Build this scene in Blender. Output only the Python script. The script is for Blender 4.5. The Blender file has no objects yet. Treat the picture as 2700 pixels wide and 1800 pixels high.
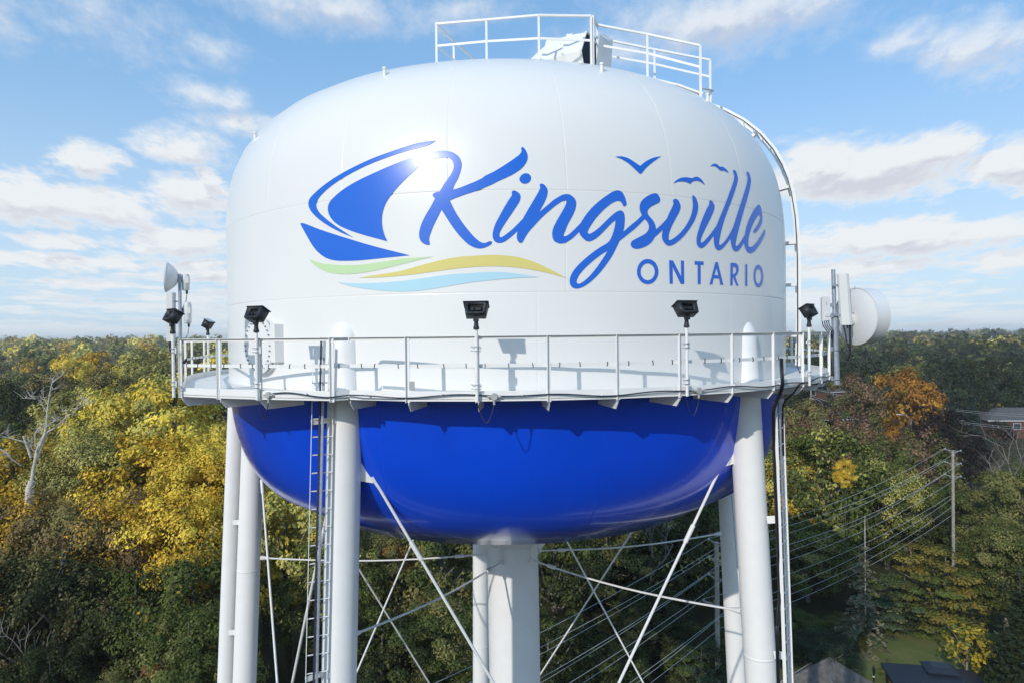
import bpy, bmesh, math, random
import numpy as np
from mathutils import Vector, Matrix, geometry

SC = bpy.context.scene
COL = SC.collection
R = math.radians
random.seed(7)

# ------------------------------------------------------------------ camera
EYE = Vector((0.0, -21.92, 27.0))
FPX = 1750.0                      # focal length in pixels of a 2700 px wide frame
_y, _p, _r = R(0.343), R(-0.5393), R(0.65)
FW = Vector((math.sin(_y) * math.cos(_p), math.cos(_y) * math.cos(_p), math.sin(_p)))
_rt = Vector((math.cos(_y), -math.sin(_y), 0))
_up = _rt.cross(FW)
RT = _rt * math.cos(_r) - _up * math.sin(_r)
UP = RT.cross(FW)
cd = bpy.data.cameras.new('camera')
cam = bpy.data.objects.new('camera', cd)
COL.objects.link(cam)
cam.matrix_world = Matrix(((RT.x, UP.x, -FW.x, EYE.x), (RT.y, UP.y, -FW.y, EYE.y), (RT.z, UP.z, -FW.z, EYE.z), (0, 0, 0, 1)))
cd.sensor_width = 36.0
cd.lens = FPX / 2700 * 36
cd.clip_start = 0.5
cd.clip_end = 20000
SC.camera = cam

# ------------------------------------------------------------------ sun, sky, exposure
SUN = Vector((-0.450, -0.768, 0.456)).normalized()      # towards the sun
sl = bpy.data.lights.new('sun', 'SUN')
sl.energy = 2.45
sl.angle = R(0.53)
sl.color = (1.0, 0.945, 0.86)
so = bpy.data.objects.new('sun', sl)
COL.objects.link(so)
so.rotation_euler = SUN.to_track_quat('Z', 'Y').to_euler()
so.location = (-60, -110, 90)

SC.view_settings.view_transform = 'Standard'
SC.view_settings.look = 'None'
SC.view_settings.exposure = 0.08
SC.view_settings.gamma = 1.0
SC.view_settings.use_curve_mapping = False
SC.render.engine = 'CYCLES'
SC.cycles.max_bounces = 6
SC.cycles.diffuse_bounces = 2
SC.cycles.glossy_bounces = 3
SC.cycles.transmission_bounces = 4
SC.cycles.transparent_max_bounces = 8
SC.cycles.volume_bounces = 0
SC.cycles.use_denoising = True

W = bpy.data.worlds.new('World')
SC.world = W
W.use_nodes = True
NT = W.node_tree
NT.nodes.clear()


class Nd:
    """tiny helper: arithmetic on node sockets"""
    def __init__(s, t):
        s.t = t

    def node(s, kind, **kw):
        n = s.t.nodes.new(kind)
        for k, v in kw.items():
            setattr(n, k, v)
        return n

    def put(s, sock, v):
        if isinstance(v, bpy.types.NodeSocket):
            s.t.links.new(v, sock)
        else:
            sock.default_value = v

    def m(s, op, a, b=0.0, c=0.0):
        n = s.node('ShaderNodeMath', operation=op)
        s.put(n.inputs[0], a)
        s.put(n.inputs[1], b)
        s.put(n.inputs[2], c)
        return n.outputs[0]

    def v(s, op, a, b=(0, 0, 0), out=0):
        n = s.node('ShaderNodeVectorMath', operation=op)
        s.put(n.inputs[0], a)
        s.put(n.inputs[1], b)
        return n.outputs[out]

    def ramp(s, x, a, b, c=0.0, d=1.0, smooth=True):
        n = s.node('ShaderNodeMapRange', interpolation_type='SMOOTHSTEP' if smooth else 'LINEAR')
        for i, q in enumerate((x, a, b, c, d)):
            s.put(n.inputs[i], q)
        return n.outputs[0]

    def mix(s, f, a, b, blend='MIX'):
        n = s.node('ShaderNodeMix', data_type='RGBA', blend_type=blend)
        s.put(n.inputs[0], f)
        s.put(n.inputs[6], a)
        s.put(n.inputs[7], b)
        return n.outputs[2]

    def noise(s, vec, scale, detail=4, rough=0.55, out=0, dim='3D'):
        n = s.node('ShaderNodeTexNoise', noise_dimensions=dim)
        s.put(n.inputs['Vector'], vec)
        n.inputs['Scale'].default_value = scale
        n.inputs['Detail'].default_value = detail
        n.inputs['Roughness'].default_value = rough
        return n.outputs[out]

    def comb(s, x, y, z=0.0):
        n = s.node('ShaderNodeCombineXYZ')
        s.put(n.inputs[0], x)
        s.put(n.inputs[1], y)
        s.put(n.inputs[2], z)
        return n.outputs[0]

    def sep(s, v):
        n = s.node('ShaderNodeSeparateXYZ')
        s.put(n.inputs[0], v)
        return n.outputs


# fair-weather cloud field: (azimuth, elevation, half width, half height, weight) in degrees
CLOUDS = [(-33.9, 9.7, 6.0, 1.6, 1.0), (-32.0, 12.8, 2.3, 1.3, 1.0), (-24.9, 10.9, 3.2, 1.7, 1.0), (-24.2, 12.4, 1.4, 1.1, 1.0),
          (-24.2, 18.4, 3.6, 1.3, .9), (-25.9, 14.6, 3.4, 1.5, .85), (-21.5, 16.5, 3.9, 1.2, .8), (-26.2, 7.4, 4.2, 1.1, 1.0),
          (-34.4, 7.1, 2.2, .6, .8), (-32.2, 5.6, 7.0, .6, .8), (-24.9, 5.7, 2.9, .6, .8), (-31.3, 22.3, 7.0, 2.3, .62),
          (-37.0, 21.0, 2.6, 2.3, .7), (-23.4, 21.4, 3.8, 1.4, .7), (-14.3, 25.3, 9.1, 2.1, .85), (18.0, 24.2, 11.7, 3.1, .95),
          (8.7, 23.2, 5.4, 2.2, .8), (35.3, 19.0, 3.9, 2.3, .95), (30.7, 20.5, 2.9, 1.4, .8), (28.4, 12.1, 7.6, 2.3, 1.1),
          (25.0, 13.0, 3.2, 2.0, 1.1), (33.3, 12.7, 3.0, 1.4, 1.1), (37.2, 11.3, 2.3, 1.9, 1.0), (30.9, 6.9, 9.7, 1.3, 1.0),
          (37.0, 4.7, 2.5, .8, .8), (27.6, 4.9, 6.7, .7, .8), (-3.2, 26.1, 5.2, 1.3, .6)]

# a node group: direction (azimuth, elevation, 0) -> cloud density
CG = bpy.data.node_groups.new('cloud_density', 'ShaderNodeTree')
CG.interface.new_socket('AE', in_out='INPUT', socket_type='NodeSocketVector')
CG.interface.new_socket('Density', in_out='OUTPUT', socket_type='NodeSocketFloat')
g = Nd(CG)
gi = g.node('NodeGroupInput')
go = g.node('NodeGroupOutput')
ae = gi.outputs[0]
ax_, el_, _z = g.sep(ae)
# noise cells get flatter and smaller towards the horizon, like a real layer
elp = g.m('ADD', g.m('MAXIMUM', el_, 0.0), 5.0)
inv = g.m('DIVIDE', 16.0, elp)
nv = g.comb(g.m('MULTIPLY', ax_, g.m('POWER', inv, 0.35)), g.m('MULTIPLY', g.m('LOGARITHM', elp, 2.718), 30.0), 0.0)
n1 = g.noise(nv, 0.22, 6, 0.6)
n2 = g.noise(nv, 0.62, 6, 0.62)
n3 = g.noise(nv, 0.075, 3, 0.5)
warp = g.noise(nv, 0.35, 4, 0.6, out=1)
wv = g.v('MULTIPLY', g.v('SUBTRACT', warp, (0.5, 0.5, 0.5)), (5.2, 1.7, 0.0))
aw = g.v('ADD', ae, wv)
best = None
for (a, e, rx, ry, wt) in CLOUDS:
    q = g.v('MULTIPLY', g.v('SUBTRACT', aw, (a, e, 0)), (1 / (rx * 1.4), 1 / (ry * 1.4), 0))
    ln = g.v('LENGTH', q, out=1)
    d = g.m('MULTIPLY', g.m('SUBTRACT', 1.0, ln), wt)
    best = d if best is None else g.m('MAXIMUM', best, d)
best = g.m('MAXIMUM', best, -0.55)
nz = g.m('ADD', g.m('MULTIPLY', g.m('SUBTRACT', n1, 0.5), 1.15), g.m('MULTIPLY', g.m('SUBTRACT', n2, 0.5), 0.75))
# outside the listed clouds (the part of the sky behind the camera too) the field goes on with the noise alone, its cover raised to brighten the tank's right side
side = g.ramp(g.m('ABSOLUTE', ax_), 42.0, 60.0)
high = g.ramp(el_, 30.0, 42.0)
away = g.m('MAXIMUM', side, high)
wild = g.m('MULTIPLY', g.m('SUBTRACT', n3, 0.475), 3.0)
best = g.m('ADD', g.m('MULTIPLY', best, g.m('SUBTRACT', 1.0, away)), g.m('MULTIPLY', wild, away))
# thin streaks low over the horizon
lv = g.comb(g.m('MULTIPLY', ax_, 0.55), g.m('MULTIPLY', g.m('LOGARITHM', elp, 2.718), 46.0), 3.0)
bank = g.m('MULTIPLY', g.m('SUBTRACT', g.noise(lv, 0.16, 5, 0.6), 0.42), 2.6)
best = g.m('MAXIMUM', best, g.m('ADD', g.m('MULTIPLY', g.ramp(el_, 9.0, 5.0), g.m('ADD', bank, 0.55)), -0.55))
low = g.m('MULTIPLY', g.ramp(el_, 7.0, 2.0), 0.10)
g.put(go.inputs[0], g.m('ADD', g.m('ADD', best, nz), low))

n = Nd(NT)
SKY_K = 0.1                                        # Background strength
sky = n.node('ShaderNodeTexSky', sky_type='NISHITA')
sky.sun_disc = False
sky.sun_elevation = math.asin(SUN.z)
sky.sun_rotation = math.atan2(SUN.x, SUN.y)
sky.altitude = 200
sky.air_density = 1.0
sky.dust_density = 1.0
sky.ozone_density = 1.6
tc = n.node('ShaderNodeTexCoord')
dx, dy, dz = n.sep(tc.outputs['Generated'])
AZ = n.m('MULTIPLY', n.m('ARCTAN2', dx, dy), 57.29578)
EL = n.m('MULTIPLY', n.m('ARCSINE', dz), 57.29578)


def dens(da, de):
    gn = n.node('ShaderNodeGroup')
    gn.node_tree = CG
    n.put(gn.inputs[0], n.comb(n.m('ADD', AZ, da), n.m('ADD', EL, de), 0.0))
    return gn.outputs[0]


d0 = dens(0, 0)
d1 = dens(-0.5, 1.15)
cover = n.ramp(n.m('DIVIDE', n.m('SUBTRACT', d0, 0.08), n.ramp(EL, 10.0, 21.0, 0.40, 0.95)), 0.0, 1.0)
thick = n.ramp(d0, 0.15, 0.75)
under = n.ramp(n.m('SUBTRACT', d1, d0), -0.30, 0.24)
shade = n.m('MULTIPLY', n.m('MULTIPLY', under, thick), 0.9)
lit = n.mix(shade, (8.2, 8.5, 8.75, 1), (5.9, 6.1, 6.9, 1))
# clear air: the physical sky, thinned by a little moisture towards the horizon
clear = n.mix(1.0, sky.outputs[0], (0.85, 1.12, 1.45, 1), 'MULTIPLY')
moist = n.mix(n.ramp(EL, 26.0, 1.0), (3.1, 6.1, 9.5, 1), (6.0, 7.6, 9.0, 1))
clear = n.mix(n.ramp(EL, 28.0, 0.0, 0.50, 0.86), clear, moist)
cover = n.m('MULTIPLY', cover, n.m('MULTIPLY', n.ramp(EL, 0.0, 5.0, 0.55, 0.97), n.ramp(EL, 12.0, 22.0, 1.0, 0.86)))
out = n.mix(cover, clear, lit)
bg = n.node('ShaderNodeBackground')
n.put(bg.inputs[0], out)
bg.inputs[1].default_value = SKY_K
wo = n.node('ShaderNodeOutputWorld')
n.put(wo.inputs[0], bg.outputs[0])

# ------------------------------------------------------------------ helpers


def at(px, py, Y):
    """the point of the line of sight through a photo pixel that lies on the plane y = Y"""
    d = FW * FPX + RT * (px - 1350) - UP * (py - 900)
    return EYE + d * ((Y - EYE.y) / d.y)


def W3(p):
    """tower frame (z = 0 at the balcony rail) -> world"""
    return Vector((p[0], p[1], p[2] + 27.0))


def empty(name, loc=(0, 0, 0), rz=0.0):
    o = bpy.data.objects.new(name, None)
    o.location = loc
    o.rotation_euler = (0, 0, rz)
    o.empty_display_size = 0.3
    COL.objects.link(o)
    return o


def tag(o, label=None, cat=None, group=None, kind=None):
    if label:
        o['label'] = label
    if cat:
        o['category'] = cat
    if group:
        o['group'] = group
    if kind:
        o['kind'] = kind
    return o


def link(name, me, parent=None, mw=None):
    o = bpy.data.objects.new(name, me)
    COL.objects.link(o)
    if parent:
        o.parent = parent
    if mw is not None:
        o.matrix_local = mw
    return o


def copy_tree(o, parent=None):
    c = o.copy()
    COL.objects.link(c)
    c.parent = parent
    for ch in o.children:
        copy_tree(ch, c)
    return c


class MB:
    def __init__(s):
        s.v = []
        s.f = []

    def add(s, vs, fs):
        k = len(s.v)
        s.v += [tuple(q) for q in vs]
        s.f += [tuple(i + k for i in q) for q in fs]
        return s

    def box(s, c, size, M=None):
        c = Vector(c)
        h = [q / 2 for q in size]
        vs = []
        for z in (-1, 1):
            for (x, y) in ((-1, -1), (1, -1), (1, 1), (-1, 1)):
                p = Vector((x * h[0], y * h[1], z * h[2]))
                if M is not None:
                    p = M @ p
                vs.append(c + p)
        return s.add(vs, [(0, 3, 2, 1), (4, 5, 6, 7), (0, 1, 5, 4), (1, 2, 6, 5), (2, 3, 7, 6), (3, 0, 4, 7)])

    def bar(s, a, b, w, h, up=(0, 0, 1)):
        """rectangular bar from a to b, w across, h along 'up'"""
        a, b = Vector(a), Vector(b)
        d = (b - a).normalized()
        u = Vector(up)
        u = (u - d * u.dot(d)).normalized()
        x = d.cross(u)
        vs = []
        for p in (a, b):
            for (i, j) in ((-1, -1), (1, -1), (1, 1), (-1, 1)):
                vs.append(p + x * (i * w / 2) + u * (j * h / 2))
        return s.add(vs, [(0, 1, 2, 3), (7, 6, 5, 4), (0, 4, 5, 1), (1, 5, 6, 2), (2, 6, 7, 3), (3, 7, 4, 0)])

    def tube(s, a, b, r0, r1=None, n=12):
        return s.path([a, b], [r0, r0 if r1 is None else r1], n)

    def path(s, pts, r, n=8, caps=True):
        pts = [Vector(p) for p in pts]
        rr = r if isinstance(r, (list, tuple)) else [r] * len(pts)
        k = len(s.v)
        prev = None
        for i, p in enumerate(pts):
            d = (pts[min(i + 1, len(pts) - 1)] - pts[max(i - 1, 0)]).normalized()
            if prev is None:
                u = d.orthogonal().normalized()
            else:
                u = (prev - d * prev.dot(d))
                u = u.normalized() if u.length > 1e-6 else d.orthogonal().normalized()
            prev = u
            w = d.cross(u)
            for j in range(n):
                t = 2 * math.pi * j / n
                s.v.append(tuple(p + (u * math.cos(t) + w * math.sin(t)) * rr[i]))
        for i in range(len(pts) - 1):
            for j in range(n):
                a, b = k + i * n + j, k + i * n + (j + 1) % n
                s.f.append((a, b, b + n, a + n))
        if caps:
            s.f.append(tuple(k + j for j in reversed(range(n))))
            s.f.append(tuple(k + (len(pts) - 1) * n + j for j in range(n)))
        return s

    def lathe(s, prof, n=32, M=None, close=True):
        k = len(s.v)
        for (r, z) in prof:
            for j in range(n):
                t = 2 * math.pi * j / n
                p = Vector((r * math.cos(t), r * math.sin(t), z))
                s.v.append(tuple(M @ p if M is not None else p))
        for i in range(len(prof) - 1):
            for j in range(n):
                a, b = k + i * n + j, k + i * n + (j + 1) % n
                s.f.append((a, b, b + n, a + n))
        if close:
            s.f.append(tuple(k + j for j in reversed(range(n))))
            s.f.append(tuple(k + (len(prof) - 1) * n + j for j in range(n)))
        return s

    def prism(s, poly, off):
        off = Vector(off)
        m = len(poly)
        vs = [Vector(p) for p in poly] + [Vector(p) + off for p in poly]
        fs = [tuple(range(m)), tuple(reversed(range(m, 2 * m)))]
        fs += [(i, m + i, m + (i + 1) % m, (i + 1) % m) for i in range(m)]
        return s.add(vs, fs)

    def mesh(s, name, mat, sharp=35, fix=True):
        me = bpy.data.meshes.new(name)
        me.from_pydata(s.v, [], s.f)
        if fix:
            bm = bmesh.new()
            bm.from_mesh(me)
            bmesh.ops.recalc_face_normals(bm, faces=bm.faces)
            bm.to_mesh(me)
            bm.free()
        me.shade_smooth()
        me.set_sharp_from_angle(angle=R(sharp))
        if mat:
            me.materials.append(mat)
        return me

    def build(s, name, mat, parent=None, sharp=35):
        return link(name, s.mesh(name, mat, sharp), parent)


def thing(name, label, cat, loc=(0, 0, 0), rz=0.0, group=None):
    return tag(empty(name, loc, rz), label, cat, group)

# ------------------------------------------------------------------ materials


def mat(name, col, rough=0.5, spec=0.5, metal=0.0, coat=0.0, coat_r=0.05, var=0.0, vscale=1.0, bump=0.0, bscale=3.0, col2=None):
    m = bpy.data.materials.new(name)
    m.use_nodes = True
    t = m.node_tree
    q = Nd(t)
    b = t.nodes['Principled BSDF']
    b.inputs['Roughness'].default_value = rough
    b.inputs['Specular IOR Level'].default_value = spec
    b.inputs['Metallic'].default_value = metal
    b.inputs['Coat Weight'].default_value = coat
    b.inputs['Coat Roughness'].default_value = coat_r
    c4 = (*col, 1)
    if var or col2:
        geo = q.node('ShaderNodeNewGeometry')
        nz = q.noise(geo.outputs['Position'], vscale, 5, 0.6)
        if col2:
            f = q.ramp(nz, 0.42, 0.62)
            q.put(b.inputs['Base Color'], q.mix(f, c4, (*col2, 1)))
        else:
            f = q.ramp(nz, 0.3, 0.7, 1 - var, 1 + var * 0.5)
            q.put(b.inputs['Base Color'], q.mix(1.0, c4, q.comb(f, f, f), 'MULTIPLY'))
    else:
        b.inputs['Base Color'].default_value = c4
    if bump:
        geo = q.node('ShaderNodeNewGeometry')
        bp = q.node('ShaderNodeBump')
        bp.inputs['Strength'].default_value = 1.0
        bp.inputs['Distance'].default_value = bump
        q.put(bp.inputs['Height'], q.noise(geo.outputs['Position'], bscale, 3, 0.5))
        q.put(b.inputs['Normal'], bp.outputs[0])
        if coat:
            q.put(b.inputs['Coat Normal'], bp.outputs[0])
    return m


def paint(name, col, rough=0.24, var=0.012, coat=0.8, wave=0.0028):
    """gloss tank paint: faint mottling and the slight waviness of welded plate"""
    return mat(name, col, rough, 0.5, 0.0, coat, 0.10, var, 0.35, wave, 1.0)


M = {}
M['white'] = paint('white_tank_paint', (0.83, 0.82, 0.79), .38, .012, .28)
M['bowl'] = paint('blue_tank_paint', (0.001, 0.068, 0.72), 0.25, 0.10, .6, .007)
M['blue'] = paint('blue_sign_paint', (0.004, 0.135, 0.68), .3, .01, .3)
M['green'] = paint('green_sign_paint', (0.56, 0.75, 0.40))
M['yellow'] = paint('yellow_sign_paint', (0.75, 0.64, 0.18))
M['cyan'] = paint('pale_blue_sign_paint', (0.46, 0.72, 0.83))
M['steel'] = mat('white_painted_steel', (0.87, 0.86, 0.835), 0.45, 0.3, var=0.03, vscale=2.0)
M['deck'] = mat('white_deck_paint', (0.83, 0.82, 0.79), 0.6, 0.3, var=0.04, vscale=1.5)
M['galv'] = mat('galvanised_steel', (0.36, 0.40, 0.46), 0.45, 0.5, 0.35, var=0.15, vscale=9.0)
M['black'] = mat('black_cast_housing', (0.022, 0.027, 0.032), 0.5, 0.4, var=0.2, vscale=12.0)
M['pit'] = mat('black_recess', (0.006, 0.007, 0.009), 0.4)
M['glass'] = mat('lamp_glass', (0.55, 0.6, 0.66), 0.08, 0.8)
M['cable'] = mat('black_cable', (0.012, 0.014, 0.020), 0.45)
M['navy'] = mat('navy_cable', (0.016, 0.024, 0.055), 0.45)
M['grey'] = mat('grey_box', (0.42, 0.43, 0.42), 0.5, var=0.1, vscale=20)
M['plastic'] = mat('antenna_plastic', (0.68, 0.69, 0.68), 0.45, var=0.03, vscale=4)
M['dish'] = mat('dish_paint', (0.74, 0.75, 0.75), 0.42, var=0.03, vscale=3)
M['dark'] = mat('opening_shade', (0.012, 0.022, 0.05), 0.6)  # painted shade for the inside of the vent hood
M['rod'] = mat('white_rod_paint', (0.82, 0.81, 0.78), 0.45, var=0.06, vscale=5)

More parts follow.
